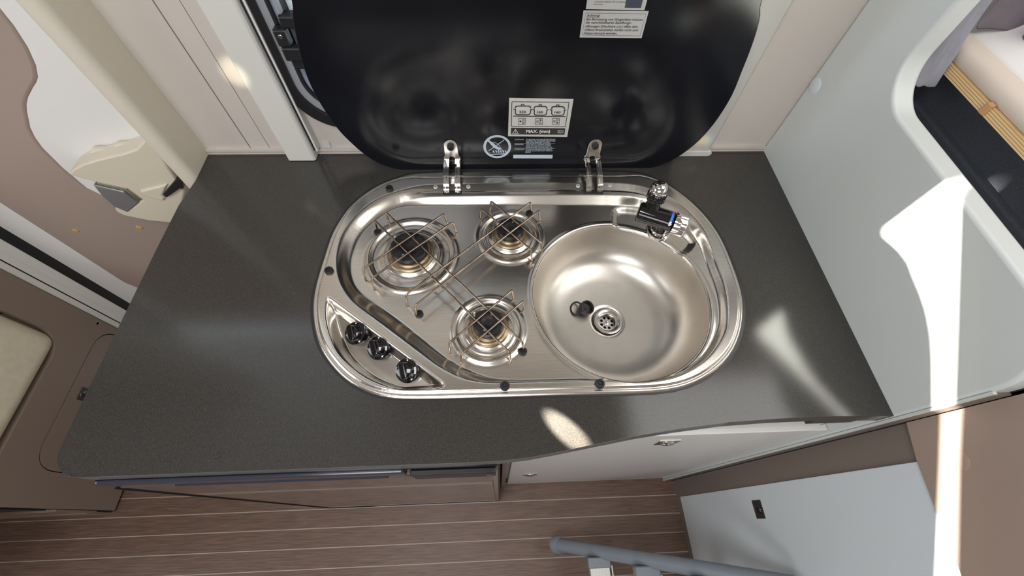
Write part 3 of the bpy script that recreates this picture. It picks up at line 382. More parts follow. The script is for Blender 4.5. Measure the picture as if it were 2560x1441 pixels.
# ---------------- bunk cabinet beyond the panel: taupe side, white locker door, tan upper panel
bc = thing('bunk_cabinet',(.65,-1.0,0),'taupe bunk base with white locker door and glossy tan panel above','cabinet')
box('side_panel',.5785,.60,-1.9,-.5268,0,.93,'taupe_dark',bc)
dd = prism('locker_door', rrect(-1.5,-.5800,.0385,.90,.003,2), .5745,.581,'white_door','x',parent=bc,bev=.001)
le = prism('latch', rect(-.6445,-.6082,.4480,.4830), .5735,.5748,'dark_latch','x',parent=dd,bev=.0004)
arc = [(-1.9,.842),(-1.2,.857),(-.80,.874),(-.7115,.880),(-.6405,.888),(-.5788,.8956),(-.5275,.9085)]
prism('upper_panel', arc+[(-.5275,1.07),(-.56,1.13),(-1.9,1.13)], .5700,.5785,'tan_gloss','x',parent=bc,bev=.0006)
lathe('cover_cap',[(0,.0003),(.0125,.0003),(.0131,0)],'tan_gloss',(.5700,-.585,.951),(-1,0,0),32,bc)
lathe('latch_button',[(0,.004),(.007,.0038),(.0095,.002),(.0102,0)],'black_gloss',(.5735,-.6262,.4655),(-1,0,0),28,bc)
# ---------------- bunk: dark storage lining, plywood base, mattress, curtains
st_ = structure(empty('wall_storage',(.6,-.3,1)))
box('lining_front',.6600,.675,-.60,.03,.72,1.1585,'carpet',st_); box('lining_floor',.573,.675,-.60,.03,.95,.96,'carpet',st_)
box('lining_end',.573,.675,.015,.034,.95,1.158,'carpet',st_)
box('lining_batten',.648,.661,-.60,-.02,1.085,1.098,'carpet',st_,.003)
pb = tag(box('bed_base',.626,1.58,-.66,.03,1.1555,1.1675,'plywood'),'pale plywood bed base edge running under the white mattress','bed base')
tag(prism('strap', [(.6205,1.1575),(.6255,1.1572),(.6255,1.1675),(.6275,1.1705),(.6265,1.1720),(.6220,1.1700)],-.2060,-.1975,'strap','y',bev=.001),'small brown leather tab folded over the plywood bed edge','strap')
def mattress():
    nx, ny = 60, 70; X0,X1,Y0,Y1 = .630,1.57,-1.0,.03; V = []; F = []
    prof = [(.016,0),(.010,.003),(.008,.008),(.009,.014),(.013,.019)]
    ys = np.linspace(Y0,Y1,ny)
    xs = [X0+a for a,_ in prof]+list(np.linspace(X0+.03,X1,nx)); zs = [b for _,b in prof]
    for x_i, x in enumerate(xs):
        for y in ys:
            if x_i < len(prof): z = zs[x_i]
            else:
                u = (x-X0+ .55*(y+.6)); wv = abs(math.sin(u*13)); v2 = abs(math.sin((x-X0-.25*(y))*9))
                rp = min(1,max(0,(x-X0-.03)/.07)); z = .0235+rp*(.004+.013*(wv**.45)+.007*(v2**.5))
            V.append((x,y,1.168+z))
    n2 = len(ys)
    for i in range(len(xs)-1):
        for j in range(n2-1): F.append((i*n2+j,i*n2+j+1,(i+1)*n2+j+1,(i+1)*n2+j))
    return arr_mesh(V,F)
mt = tag(finish('mattress', mattress(), 'mattress_white', None, 0),'white quilted mattress lying on the plywood bed base','mattress')
ms = finish('mattress_side', arr_mesh([(x,y,z) for x,z in ((.632,1.1678),(.6285,1.171),(.6275,1.177),(.6290,1.1835),(.6345,1.1890),(.648,1.1925)) for y in np.linspace(-1.0,.03,12)], [(i*12+j,i*12+j+1,(i+1)*12+j+1,(i+1)*12+j) for i in range(5) for j in range(11)]), 'mattress_side', mt, 0)
def cloth(pts_grid, name, m, th=.002):
    V = []; nr = len(pts_grid); nc = len(pts_grid[0]); F = []
    for r in pts_grid: V += r
    for i in range(nr-1):
        for j in range(nc-1): F.append((i*nc+j,i*nc+j+1,(i+1)*nc+j+1,(i+1)*nc+j))
    o = finish(name, arr_mesh(V,F), m, None, 0)
    s = o.modifiers.new('thick','SOLIDIFY'); s.thickness = th; s.offset = 0
    s2 = o.modifiers.new('soft','SUBSURF'); s2.levels = 1; s2.render_levels = 2
    return o
# grey curtain pushed into the corner of the opening
g = []
for i in range(30):
    t = i/29; z = 1.141+(2.3-1.141)*t**1.5; row = []; pin = math.exp(-((z-1.207)/.014)**2)
    for j in range(17):
        u = j/16
        row.append((.5755+.046*u-.004*u*pin, -.1185+.010*min(1,(z-1.141)/.05)*(1-u)+u*(-.006+.036*min(1,(z-1.141)/.10))+.0035*math.sin(u*13+z*9)*(1-pin)*(.35 if z < 1.17 else 1)-.004*pin, z+.0012*math.sin(u*21)*(i == 0)))
    g.append(row)
cg = tag(cloth(g,'curtain','curtain_grey'),'light grey curtain with stitched hem hanging inside the bunk opening','curtain')
g = []
for i in range(18):
    t = i/17; z = 1.196+(2.2-1.196)*t; g.append([(.632+.70*j/30, -.088+.006*math.sin(j*1.9)+.004*math.sin(j*.7+z*4), z+.003*math.sin(j*1.1)*(i==0)) for j in range(31)])
tag(cloth(g,'curtain','curtain_mauve'),'dark mauve curtain hanging straight across the back of the mattress','curtain')
g = []
for i in range(22):
    t = i/21; z = 1.190+(2.2-1.190)*t**1.4; ww = .018*(1-.25*math.exp(-((z-1.235)/.012)**2)+.35*math.exp(-((z-1.255)/.012)**2))
    g.append([(.708+ww*math.cos(j/14*6.0+.3)*(1+.12*math.sin(j*2.6)), -.1185+ww*math.sin(j/14*6.0+.3)*(1+.12*math.sin(j*2.6)), z) for j in range(15)])
tag(cloth(g,'curtain','curtain_mauve'),'bunched mauve curtain tail standing on the white mattress','curtain')
# ================================================ kitchen block
front = [(.5428,-.525),(.46,-.5226),(.3827,-.5231),(.3098,-.5258),(.2424,-.5318),(.1872,-.5382),(.1327,-.5465),(.0795,-.5548),(.0378,-.5606),(.002,-.5633),(-.06,-.564),(-.20,-.564),(-.3193,-.564),(-.47,-.5643),(-.511,-.5645)]
cor = []
for i in range(1,9):
    a = math.radians(270-90*i/9); cor.append((-.5115+.0378*math.cos(a), -.5265+.038*math.sin(a)))
def worktop():
    outl = [(-.5370,0),(XR,0)]+front+cor+[(-.5493,-.45),(-.5484,-.22),(-.5465,-.13),(-.5376,-.072)]
    return prism_data(list(outl), ZW-.028, ZW, 'z', [[tuple(p) for p in cut]])
out_o = relax(smooth_closed(D['outer'],5),8)
ctr = out_o.mean(0)
cut = [tuple(ctr+(p-ctr)*.965) for p in out_o[::3]]
wt = tag(finish('worktop', data_mesh([worktop()]),'laminate',None,40,.0016,2),'dark speckled worktop with one rounded corner around the steel hob and sink','worktop')
pe = [(-.5484,-.22),(-.5493,-.45)]+list(reversed(cor))+list(reversed(front))[:12]
def offs(P,d_):
    out = []
    for k in range(len(P)):
        a = Vector(P[max(k-1,0)]); c = Vector(P[min(k+1,len(P)-1)]); t = (c-a).normalized(); out.append((P[k][0]+t.y*d_, P[k][1]-t.x*d_))
    return out
prism('edge_band', offs(pe,-.0012)+list(reversed(offs(pe,.0003))), ZW-.0275,ZW-.0007,'edge_grey','z',parent=wt,smooth=50)
# ---- hob and sink plate as one pressed sheet
def poly_sd(P, Q):
    """signed distance (inside +) of points Q to closed polygon P"""
    A = P; B = np.roll(P,-1,0); out = np.full(len(Q),1e9); ins_ = np.zeros(len(Q),bool)
    for a, b in zip(A,B):
        e = b-a; w_ = Q-a; t = np.clip((w_@e)/max(e@e,1e-12),0,1); dd_ = w_-t[:,None]*e
        out = np.minimum(out,(dd_**2).sum(1))
        c = ((a[1] > Q[:,1]) != (b[1] > Q[:,1]))
        if c.any():
            with np.errstate(divide='ignore',invalid='ignore'): xi = a[0]+(Q[:,1]-a[1])*e[0]/(e[1] if abs(e[1])>1e-12 else 1e-12)
            ins_ ^= c & (Q[:,0] < xi)
    return np.where(ins_,1,-1)*np.sqrt(out)
def ss(x,a,b): t = np.clip((x-a)/(b-a),0,1); return t*t*(3-2*t)
SX, SY, SR = .2003, -.3232, .1432
BURN = [(-.138,-.2385,.0297,.0705,'large'),(.0276,-.2034,.0222,.0520,'rear'),(-.0108,-.3770,.0220,.0518,'front')]
R0 = SR-.0030
SHP = relax(smooth_closed(D['shelf'],4),3)
def recess(Q): return .0055*ss(poly_sd(SHP,Q),-.002,.014)
def hob_plate():
    st = .0013; x = np.arange(-.288,.404,st); y = np.arange(-.494,-.050,st); XX,YY = np.meshgrid(x,y); Q = np.c_[XX.ravel(),YY.ravel()]
    n = len(x); m_ = len(y)
    O = out_o[::2]; E1 = relax(smooth_closed(D['e1'],3),4); E2 = relax(smooth_closed(D['e2'],3),4); TR = relax(smooth_closed(D['trough'],4),1)
    d0 = poly_sd(O,Q); rs = np.hypot(Q[:,0]-SX,Q[:,1]-SY)
    K = ((d0 > 0) & (rs > R0)).reshape(XX.shape)
    fm = K[:-1,:-1]|K[1:,:-1]|K[:-1,1:]|K[1:,1:]; jj,ii = np.nonzero(fm); i0 = jj*n+ii
    F = np.c_[i0,i0+1,i0+n+1,i0+n]; used = np.zeros(n*m_,bool); used[F.ravel()] = True; idx = np.cumsum(used)-1; F = idx[F]
    # boundary vertices are moved exactly onto the smooth outlines
    gy,gx = np.gradient(d0.reshape(XX.shape),st); G = np.c_[gx.ravel(),gy.ravel()]; G /= np.maximum(np.linalg.norm(G,axis=1),1e-9)[:,None]
    Q = np.where((d0 < 0)[:,None], Q-G*d0[:,None], Q)
    v = Q-np.array([SX,SY]); Q = np.where((rs < R0)[:,None], np.array([SX,SY])+v*(R0/np.maximum(rs,1e-9))[:,None], Q)
    Q = Q[used]; rs = np.hypot(Q[:,0]-SX,Q[:,1]-SY)
    d0 = np.maximum(poly_sd(O,Q),0); d1 = poly_sd(E1,Q); d2 = poly_sd(E2,Q)
    off = .0085+.0125*ss(Q[:,1],-.105,-.068)*ss(np.abs(Q[:,0]-.06),.26,.16)
    z = -.0012+.0047*ss(d0,-.001,.0045)+.0025*ss(d0-off,0,.0022)
    z = z-.0008*np.exp(-((d0-off+.0012)/.0009)**2)
    wd = np.abs(d1)+np.abs(d2); t = np.where(d2 > 0, 1., np.clip(d1/np.maximum(wd,1e-6),0,1)); t = np.where(d1 <= 0,0,t)
    g_side = ss(t,0,1)
    g_back = np.interp(t,[0,.03,.38,.43,.60,.64,.95,1],[0,.0,.26,.20,.25,.28,.99,1])
    bk = ss(wd,.030,.046)*ss(Q[:,1],-.155,-.125)
    z = z-.014*(g_side*(1-bk)+g_back*bk)
    z = z-recess(Q)*(d2 > -.02)
    dt = poly_sd(TR,Q); a = np.array(D['trough'][3]); b = np.array(D['trough'][6]); e = (b-a)/np.linalg.norm(b-a); nn = np.array([e[1],-e[0]]); nn = nn if nn[1] < 0 else -nn
    dg = (Q-a)@nn; dep = .016*ss(dg,0,.012)+np.clip(dg-.006,0,1)*.40
    z = z-np.where(dt > 0, dep*ss(dt,0,.013),0)
    for cx,cy,rc,rr,_ in BURN:
        r = np.hypot(Q[:,0]-cx,Q[:,1]-cy)
        z = z+.0030*np.exp(-((r-rr)/.0046)**2)-.0016*(1-ss(r,rr-.009,rr))+.0022*np.exp(-((r-rc-.0165)/.005)**2)
    z = z+.0010*np.exp(-((rs-SR-.0025)/.003)**2)-.0040*ss(SR-rs,0,.0036)
    V = np.c_[Q,ZW+z]
    me = bpy.data.meshes.new('m'); me.vertices.add(len(V)); me.vertices.foreach_set('co',V.ravel().astype(np.float32))
    me.loops.add(F.size); me.loops.foreach_set('vertex_index',F.ravel().astype(np.int32)); me.polygons.add(len(F))
    me.polygons.foreach_set('loop_start',np.arange(0,F.size,4,dtype=np.int32)); me.polygons.foreach_set('loop_total',np.full(len(F),4,np.int32)); me.update(calc_edges=True)
    return me
hb = thing('hob',(.05,-.27,ZW),'stainless steel combination hob with three burners and round sink let into worktop','hob')
finish('hob_plate', hob_plate(), 'steel', hb, 0)
so = [tuple(ctr+(p-ctr)*1.0065) for p in out_o[::3]]; si = [tuple(ctr+(p-ctr)*.975) for p in out_o[::3]]
prism('sealant_joint', so, ZW-.001,ZW+.0009,'sealant','z',[si],hb)
sb = lathe('sink_bowl',[(R0+.0004,ZB-.0022),(R0+.0002,ZB-.0035),(R0-.0004,ZB-.0065),(SR-.005,ZB-.022),(SR-.008,ZB-.042),(SR-.0125,ZB-.058),(SR-.020,ZB-.071),(SR-.031,ZB-.081),(SR-.046,ZB-.0885),(SR-.065,ZB-.0925),(.05,ZB-.0955),(.034,ZB-.0965),(.0285,ZB-.0968),(.0275,ZB-.0985),(.016,ZB-.099)],'steel_matte',(SX,SY,0),(0,0,1),96,hb,0,False)
bv_ = np.empty(len(sb.data.vertices)*3); sb.data.vertices.foreach_get('co',bv_); bv_ = bv_.reshape(-1,3); wv_ = bv_[:,:2]
bv_[:,2] -= recess(wv_)*np.clip((bv_[:,2]-(ZB-.060))/.05,0,1); sb.data.vertices.foreach_set('co',bv_.ravel()); sb.data.update()
dn = lathe('drain',[(.0262,ZB-.0967),(.0258,ZB-.0958),(.0235,ZB-.0952),(.0195,ZB-.0962),(.0178,ZB-.0968),(.0172,ZB-.099),(.0168,ZB-.107),(.0160,ZB-.1075)],'dull_chrome',(SX+.002,SY+.001,0),(0,0,1),40,hb,35,False)
hl = []
for i in range(8):
    a = 2*math.pi*i/8+.3; hl.append([(SX+.002+.0102*math.cos(a)+.0026*math.cos(q), SY+.001+.0102*math.sin(a)+.0026*math.sin(q)) for q in [2*math.pi*j/10 for j in range(10)]])
prism('strainer', circ(SX+.002,SY+.001,.0166,32), ZB-.1080,ZB-.1065,'dull_chrome','z',hl,dn)
lathe('strainer_screw',[(0,.0012),(.003,.0012),(.0042,.0004),(.0044,-.001)],'chrome',(SX+.002,SY+.001,ZB-.1062),(0,0,1),20,dn)
lathe('drain_pipe',[(.0166,-.004),(.0166,-.02),(0,-.02)],'black_enamel',(SX+.002,SY+.001,ZB-.1045),(0,0,1),20,dn,35,False)
# burners
for cx,cy,rc,rr,nm in BURN:
    s = rc/.0297
    b = lathe('burner',[(rc+.0150,.0004),(rc+.0128,.0022),(rc+.0098,.0030),(rc+.0090,.0036),(rc+.0090,.0010)],'steel',(cx,cy,ZB),(0,0,1),48,hb,35,False)
    lathe('burner_ring',[(rc+.0092,.0010),(rc+.0088,.0062),(rc+.0072,.0078),(rc+.0040,.0084),(rc+.0032,.0118),(rc+.0015,.0128),(rc+.0008,.0150),(0,.0150)],'brass',(cx,cy,ZB),(0,0,1),48,b)
    cp = lathe('burner_cap',[(rc-.002,.0140),(rc-.0002,.0150),(rc+.0006,.0175),(rc+.0002,.0225),(rc-.0015,.0243),(rc-.005,.0250),(.012*s,.0248),(.0100*s,.0238),(0,.0236)],'black_enamel',(cx,cy,ZB),(0,0,1),48,b)
    for k in range(28):
        a = 2*math.pi*k/28
    pts = [(cx+(rc+.006)*math.cos(2.4), cy+(rc+.006)*math.sin(2.4), ZB+.006),(cx+(rc+.006)*math.cos(2.4), cy+(rc+.006)*math.sin(2.4), ZB+.019)]
    tube('igniter',pts,.0015,'print_white',b,8)
    for a in (1.2,4.3): lathe('cap_screw',[(0,.0006),(.0016,.0006),(.0020,0)],'dull_chrome',(cx+rc*.62*math.cos(a),cy+rc*.62*math.sin(a),ZB+.0249),(0,0,1),12,cp)
# rubber grommets, buffers, rivets
def buffer_(name, x, y, z, r, h): lathe(name,[(r*.9,0),(r,.0012),(r,h-.0014),(r*.88,h),(r*.58,h),(r*.5,h-.0018),(r*.28,h-.0018),(r*.22,h-.0008),(0,h-.0008)],'black_rubber',(x,y,z),(0,0,1),28,hb)
for (x,y) in D['grom']: buffer_('grommet',x,y,ZB-.0005,.0065,.0045)
for (x,y) in D['buff']: buffer_('rubber_buffer',x,y,ZL-.003,.0067,.0075)
for (x,y) in D['rivet']: lathe('rivet',[(0,.0003),(.0013,.0004),(.0017,.0020),(.0034,.0017),(.0044,0),(.0044,-.004)],'alu_ribbed',(x,y,ZL-.0022),(0,0,1),20,hb)
# knobs on the sloping control panel
a = np.array(D['trough'][3]); b = np.array(D['trough'][6]); e = (b-a)/np.linalg.norm(b-a); nn = np.array([e[1],-e[0]]); nn = nn if nn[1] < 0 else -nn
AX = Vector((nn[0]*.44,nn[1]*.44,.90)).normalized()
for i,(x,y) in enumerate(D['knobs']):
    base = Vector((x,y,ZL-.006))-AX*.014
    kn = lathe('control_knob',[(.0172,-.004),(.0176,.002),(.0174,.0100),(.0160,.0122),(.0132,.0128),(.0124,.0142),(.0118,.0170),(.0104,.0192),(.0065,.0204),(0,.0208)],'black_gloss',base,AX,40,hb)
    q = Vector((0,0,1)).rotation_difference(AX)
    lv = q.inverted()@Vector((-.12,1,0)); ang = math.atan2(lv.y,lv.x)-.9+[0,.08,.03][i]
    gv = []
    pr = prism_data(rrect(-.0126,.0126,-.0048,.0048,.0047,6), .010,.0238)
    gv = [base+q@(Matrix.Rotation(ang+.9,3,'Z')@Vector(p)) for p in pr[0]]
    finish('grip', data_mesh([(gv,pr[1])]), 'black_gloss', kn, 50, .0030, 4)
    for (aa,nm,kk) in ((1.35,'off_mark',0),(-.95,'flame_mark',1)):
        c0 = Vector((.0150*math.cos(aa),.0150*math.sin(aa),.0126)); cs = []
        for j in range(12):
            t = 2*math.pi*j/12; lx = (.0019 if kk else .0011)*math.cos(t); ly = (.0010 if kk else .0011)*math.sin(t)*(1-.5*math.cos(t) if kk else 1)
            cs.append(c0+Matrix.Rotation(aa,3,'Z')@Vector((ly,lx,0)))
        v = [base+q@p for p in cs]+[base+q@(p+Vector((0,0,.0004))) for p in cs]
        finish(nm, data_mesh([(v,[tuple(range(12)),tuple(range(23,11,-1))]+[(j,(j+1)%12,12+(j+1)%12,12+j) for j in range(12)])]), 'print_white', kn)
# lid hinges: chrome arms rising from slots to the lid
for i,(x,y) in enumerate(D['slot']):
    hg = empty('lid_hinge',(x,y,ZL)); hg_loc = hg.location.copy()
    xl = x-(.0015 if i == 0 else -.0015)
    prism('slot', rrect(x-.0165,x+.0165,y-.0035,y+.0050,.001,2), ZL-.0050,ZL-.0012,'black_rubber','z',parent=None).name = 'slot'
    sl = bpy.context.scene.collection.objects[-1]
    attach(hg, hb); attach(sl, hg)
    for s in (-1,1):
        path = []
        for t in np.linspace(0,1,14):
            an = t*math.pi*.5
            path.append((y+.001+(-.0545-y)*(1-math.cos(an)), ZL-.004+ .0262*math.sin(an)))
        V = []; F = []; n = len(path); xx = x+s*.0102
        secs = [(-.0052,-.0004),(-.0047,.0009),(-.0018,.0009),(-.0010,.0020),(.0010,.0020),(.0018,.0009),(.0047,.0009),(.0052,-.0004),(.0047,-.0012),(-.0047,-.0012)]
        for k,(py,pz) in enumerate(path):
            k2 = min(k+1,n-1); k1 = max(k-1,0); t = Vector((0,path[k2][0]-path[k1][0],path[k2][1]-path[k1][1])).normalized(); nr = Vector((0,-t.z,t.y))
            for a_,h_ in secs: V.append(Vector((xx+a_,py,pz))+nr*h_)
        m_ = len(secs)
        for k in range(n-1):
            for j in range(m_): F.append((k*m_+j,k*m_+(j+1)%m_,(k+1)*m_+(j+1)%m_,(k+1)*m_+j))
        F += [tuple(range(m_)),tuple(range((n-1)*m_,n*m_))]
        finish('hinge_arm', data_mesh([(V,F)]), 'chrome', hg, 30)
    # plate on the lid face
    pl = [(x-.0150,ZL+.0165),(x+.0150,ZL+.0165),(x+.0150,ZL+.025),(x+.0125,ZL+.030)]+[(x+.0118*math.cos(t),ZL+.052+.0118*math.sin(t)) for t in np.linspace(0,math.pi,12)]+[(x-.0125,ZL+.030),(x-.0150,ZL+.025)]
    notch = [(x+.0055*math.cos(t),ZL+.021+.006*math.sin(t)) for t in np.linspace(0,math.pi,9)]+[(x-.0055,ZL+.0172),(x+.0055,ZL+.0172)]
    prism('hinge_plate', pl,-.0525,-.0505,'dull_chrome','y',[notch],hg,.0005)
    lathe('hinge_screw',[(0,.0035),(.0034,.0035),(.0036,.0050),(.0058,.0044),(.0064,.002),(.0066,0)],'black_rubber',(x,-.0525,ZL+.050),(0,-1,0),24,hg)
# ---- pan supports: one welded wire grid
ps = thing('pan_support',(-.03,-.29,ZB),'bent bronze wire pan support grid standing over the three burners','pan support')
for p in D['wires']:
    a = Vector(p[0]); b = Vector(p[1]); dr_ = (b-a).normalized(); o_ = Vector((dr_.x,dr_.y,0))*.004
    zf = ZB+.001
    fa = Vector((a.x,a.y,zf))-o_; fb = Vector((b.x,b.y,zf))+o_
    tube('wire',[fa,fa*.55+a*.45-Vector((0,0,.004)),a,b,fb*.55+b*.45-Vector((0,0,.004)),fb],.00175,'wire',ps,8,.0035)
# ---- glass lid
lidp = D['lid']
top = []
for k in range(12):
    t = math.radians(10+160*k/11); top.append((.055+.30*math.cos(t)*(1.0), 1.262+.085*math.sin(t)))
lid_o = [tuple(p) for p in lidp]+top
lid_o = [tuple(p) for p in smooth_closed(lid_o,3)]
ld = thing('glass_lid',(.05,-.05,ZW),'black glass hob lid with silver stickers standing open against the wall','lid')
prism('glass_panel', lid_o, -.050,-.044,'black_glass','y',parent=ld,bev=.0012,seg=2,smooth=40)
def quad(name, q, y0, y1, m, parent): return prism(name, q, y1, y0, m, 'y', parent=parent)
def strokes(name, st, y0, m, parent, wscale):
    """print strokes as thin raised ribbons on the lid's front face"""
    V = []; F = []
    for si, (wd, cl, pts) in enumerate(st):
        P = [Vector((p[0],0,p[1])) for p in pts]; h = wd*wscale/2; n = len(P); base = len(V); yy_ = y0-.00003*(si%8)
        for k in range(n):
            a = P[k-1] if (k > 0 or cl) else None; c = P[(k+1)%n] if (k < n-1 or cl) else None; b = P[k]
            t1 = (b-a).normalized() if a is not None else None; t2 = (c-b).normalized() if c is not None else None
            if t1 is None: t1 = t2; b = b-t2*h*.3
            if t2 is None: t2 = t1; b = b+t1*h*.3
            t = (t1+t2).normalized(); nr = Vector((-t.z,0,t.x)); k_ = h/max(.5,nr.dot(Vector((-t1.z,0,t1.x))))
            V += [(b.x+nr.x*k_,yy_,b.z+nr.z*k_),(b.x-nr.x*k_,yy_,b.z-nr.z*k_)]
        for k in range(n if cl else n-1):
            q = (k+1)%n; F.append((base+2*k,base+2*k+1,base+2*q+1,base+2*q))
    return finish(name, arr_mesh(V,F), m, parent)
def lettering(name, lines, y0, m, parent, bold=0, shear=0):
    V = []; F = []; dg = bpy.context.evaluated_depsgraph_get()
    for t,x,z,wd,h in lines:
        c = bpy.data.curves.new('t','FONT'); c.body = t; c.size = 1; c.resolution_u = 2; c.offset = bold; c.shear = shear
        o = bpy.data.objects.new('t',c); C.objects.link(o); bpy.context.view_layer.update()
        me = bpy.data.meshes.new_from_object(o.evaluated_get(bpy.context.evaluated_depsgraph_get()))
        xs = [v.co.x for v in me.vertices]; x0,x1 = min(xs),max(xs); sx = wd/(x1-x0); sz = h/.69; n = len(V)
        V += [(x+(v.co.x-x0)*sx, y0, z+v.co.y*sz) for v in me.vertices]; F += [tuple(i+n for i in p.vertices) for p in me.polygons]
        bpy.data.objects.remove(o); bpy.data.curves.remove(c); bpy.data.meshes.remove(me)
    return finish(name, arr_mesh(V,F), m, parent)
K_ = .0000534
s1 = quad('pan_size_sticker', D['s1'],-.0500,-.0503,'label_silver',ld); s1['label'] = 'silver sticker with three pot outlines'
quad('black_bar', D['bar'],-.0503,-.0505,'ink_bar',s1)
strokes('pot_drawing', D['ink'],-.0506,'ink',s1,K_)
for dt_ in D['inkdots']: finish('burner_dot', arr_mesh([(p[0],-.0506,p[1]) for p in dt_],[tuple(range(len(dt_)))]),'ink',s1)
lettering('pot_sizes', D['t_num'],-.0507,'ink',s1,.02)
lettering('size_caption', D['t_max'],-.0508,'print_white',s1,.02)
strokes('warning_triangle', D['ink2'][:3],-.0508,'print_white',s1,K_); strokes('open_book', D['ink2'][3:],-.0508,'print_white',s1,K_)
s2 = quad('gas_warning_sticker', D['s2'],-.0500,-.0503,'label_silver',ld); s2['label'] = 'silver sticker with German gas warning text'
lettering('warning_text', D['t_acht'],-.0506,'ink',s2,.008,.1); strokes('frame_line', D['achtframe'],-.0506,'ink',s2,K_*1.0)
s3q = D['s3']; dx = .004
s3 = quad('distance_sticker', [s3q[0],s3q[1],s3q[2],s3q[3]][2:]+[(s3q[3][0]-.001,s3q[3][1]+.055),(s3q[2][0]-.0003,s3q[2][1]+.055)],-.0500,-.0503,'label_silver',ld); s3['label'] = 'upper silver sticker with dark picture block'
lettering('distance_text', D['t_min'],-.0506,'ink',s3,.0)
qd = D['s3dark']; quad('dark_picture', [qd[2],qd[3],(qd[0][0],qd[0][1]+.03),(qd[1][0],qd[1][1]+.03)],-.0503,-.0505,'picture_dark',s3)
sg = strokes('no_cooking_sign', D['sign'],-.0504,'print_light',ld,K_*1.9); sg['label'] = 'printed round prohibition sign with crossed-out flame and warning rules'
quad('white_bar', D['whitebar'],-.0500,-.0503,'print_light',ld)
lettering('printed_warning', D['t_warn'],-.0504,'print_light',ld,.006)
# ---- tap
tb = D['tapbase'][0]; tl,tm,tk = [Vector((*p,ZB+.032)) for p in D['tapbody']]
tp = thing('tap',(tb[0],tb[1],ZB-.007),'black folding tap with chrome knob and chrome tip behind the sink','tap')
lathe('base_ring',[(.0212,-.001),(.0216,.003),(.0202,.0058),(.0170,.0068),(.0160,.0055),(.0155,.012)],'chrome',(tb[0]+.001,tb[1]+.006,ZB-.0055),(0,0,1),48,tp,35,False)
lathe('column',[(.0152,.002),(.0150,.03),(.0130,.036)],'black_gloss',(tb[0]+.001,tb[1]+.006,ZB-.0055),(0,0,1),40,tp)
tl = Vector((.2480,-.1800,ZB+.034)); tk = Vector((.3205,-.2130,ZB+.034)); ax = (tk-tl).normalized(); LT = (tk-tl).length; L1 = LT-.0225
lathe('body',[(0,-.003),(.0140,-.0022),(.0168,.0005),(.0172,.012),(.0172,L1*.98),(.0160,L1),(0,L1)],'black_gloss',tl,ax,48,tp,40)
kb = tl+ax*(L1+.0008); q = Vector((0,0,1)).rotation_difference(ax); V = []; F = []; n = 96
prof_k = [(.0165,0),(.0188,.0010),(.0192,.003),(.0192,.0192),(.0182,.0208),(.0150,.0212),(.0138,.0200),(.0001,.0200)]
for r,z in prof_k:
    for i in range(n):
        a = 2*math.pi*i/n; rr = r*(1-.055*(max(0,math.cos(a*9))**6)*(r > .0175)); V.append(kb+q@Vector((rr*math.cos(a),rr*math.sin(a),z)))
for j in range(len(prof_k)-1):
    for i in range(n): F.append((j*n+i,j*n+(i+1)%n,(j+1)*n+(i+1)%n,(j+1)*n+i))
F.append(tuple(range(n-1,-1,-1)))
finish('tap_knob', data_mesh([(V,F)]),'chrome',tp,35)
def band(name, a0, a1, m):
    V = []; F = []; k = 12
    for i in range(k+1):
        a = a0+(a1-a0)*i/k
        for z in (L1-.0065,L1-.0028): V.append(tl+q@Vector((.01735*math.cos(a),.01735*math.sin(a),z)))
    for i in range(k): F.append((2*i,2*i+1,2*i+3,2*i+2))
    finish(name, arr_mesh(V,F), m, tp, 0)
upv = q.inverted()@Vector((0,0,1)); au = math.atan2(upv.y,upv.x)
fv = q.inverted()@Vector((0,-1,0)); af = math.atan2(fv.y,fv.x); sgn = 1 if ((af-au+math.pi)%(2*math.pi)-math.pi) > 0 else -1
band('cold_mark',au-sgn*.25,au+sgn*.75,'blue_mark'); band('hot_mark',au-sgn*.75,au-sgn*.27,'red_mark'); band('white_mark',au+sgn*.77,au+sgn*1.2,'print_white')
s0 = Vector((.2660,-.1820,ZB+.043)); tipd = Vector((.10,.30,1)).normalized()
lathe('spout_neck',[(.0150,-.008),(.0142,.003),(.0112,.014),(.0114,.0195)],'black_gloss',s0,tipd,40,tp)
V=[];F=[];n=64;qq=Vector((0,0,1)).rotation_difference(tipd)
pk=[(.0112,.0160),(.0146,.0172),(.0152,.0188),(.0152,.0300),(.0145,.0314),(.0120,.0318)]
for r,z in pk:
    for i in range(n):
        a=2*math.pi*i/n; rr=r*(1+.035*(1 if i%4<2 else -1)*(r>.0144)); V.append(s0+qq@Vector((rr*math.cos(a),rr*math.sin(a),z)))
for j in range(len(pk)-1):
    for i in range(n): F.append((j*n+i,j*n+(i+1)%n,(j+1)*n+(i+1)%n,(j+1)*n+i))
finish('spout_collar', data_mesh([(V,F)]),'black_gloss',tp,30)
lathe('spout_tip',[(.0138,.0312),(.0146,.0335),(.0144,.0390),(.0128,.0440),(.0098,.0478),(.0055,.0497),(0,.0502)],'chrome',s0,tipd,40,tp)
# ---- plug in the sink
px_, py_ = D['plug'][0]; zs_ = ZB-.0958
pg = thing('sink_plug',(px_,py_,zs_),'small black rubber sink plug with pull ring lying beside the drain','plug')
pax = Vector((.35,-.18,.9)).normalized()
lathe('plug_cup',[(.0105,0),(.0125,.001),(.0132,.009),(.0128,.0118),(.0112,.0120),(.0100,.0105),(.0095,.004),(.003,.0035),(.002,.0045),(0,.0045)],'black_rubber',(px_-.001,py_,zs_+.0078),pax,36,pg)
rg = []
for i in range(25):
    a = 2*math.pi*i/24; rg.append((px_-.0155+.0095*math.cos(a), py_+.002+.0125*math.sin(a), zs_+.0066+.004*math.cos(a)))
tube('pull_ring',rg,.0016,'black_rubber',pg,8)
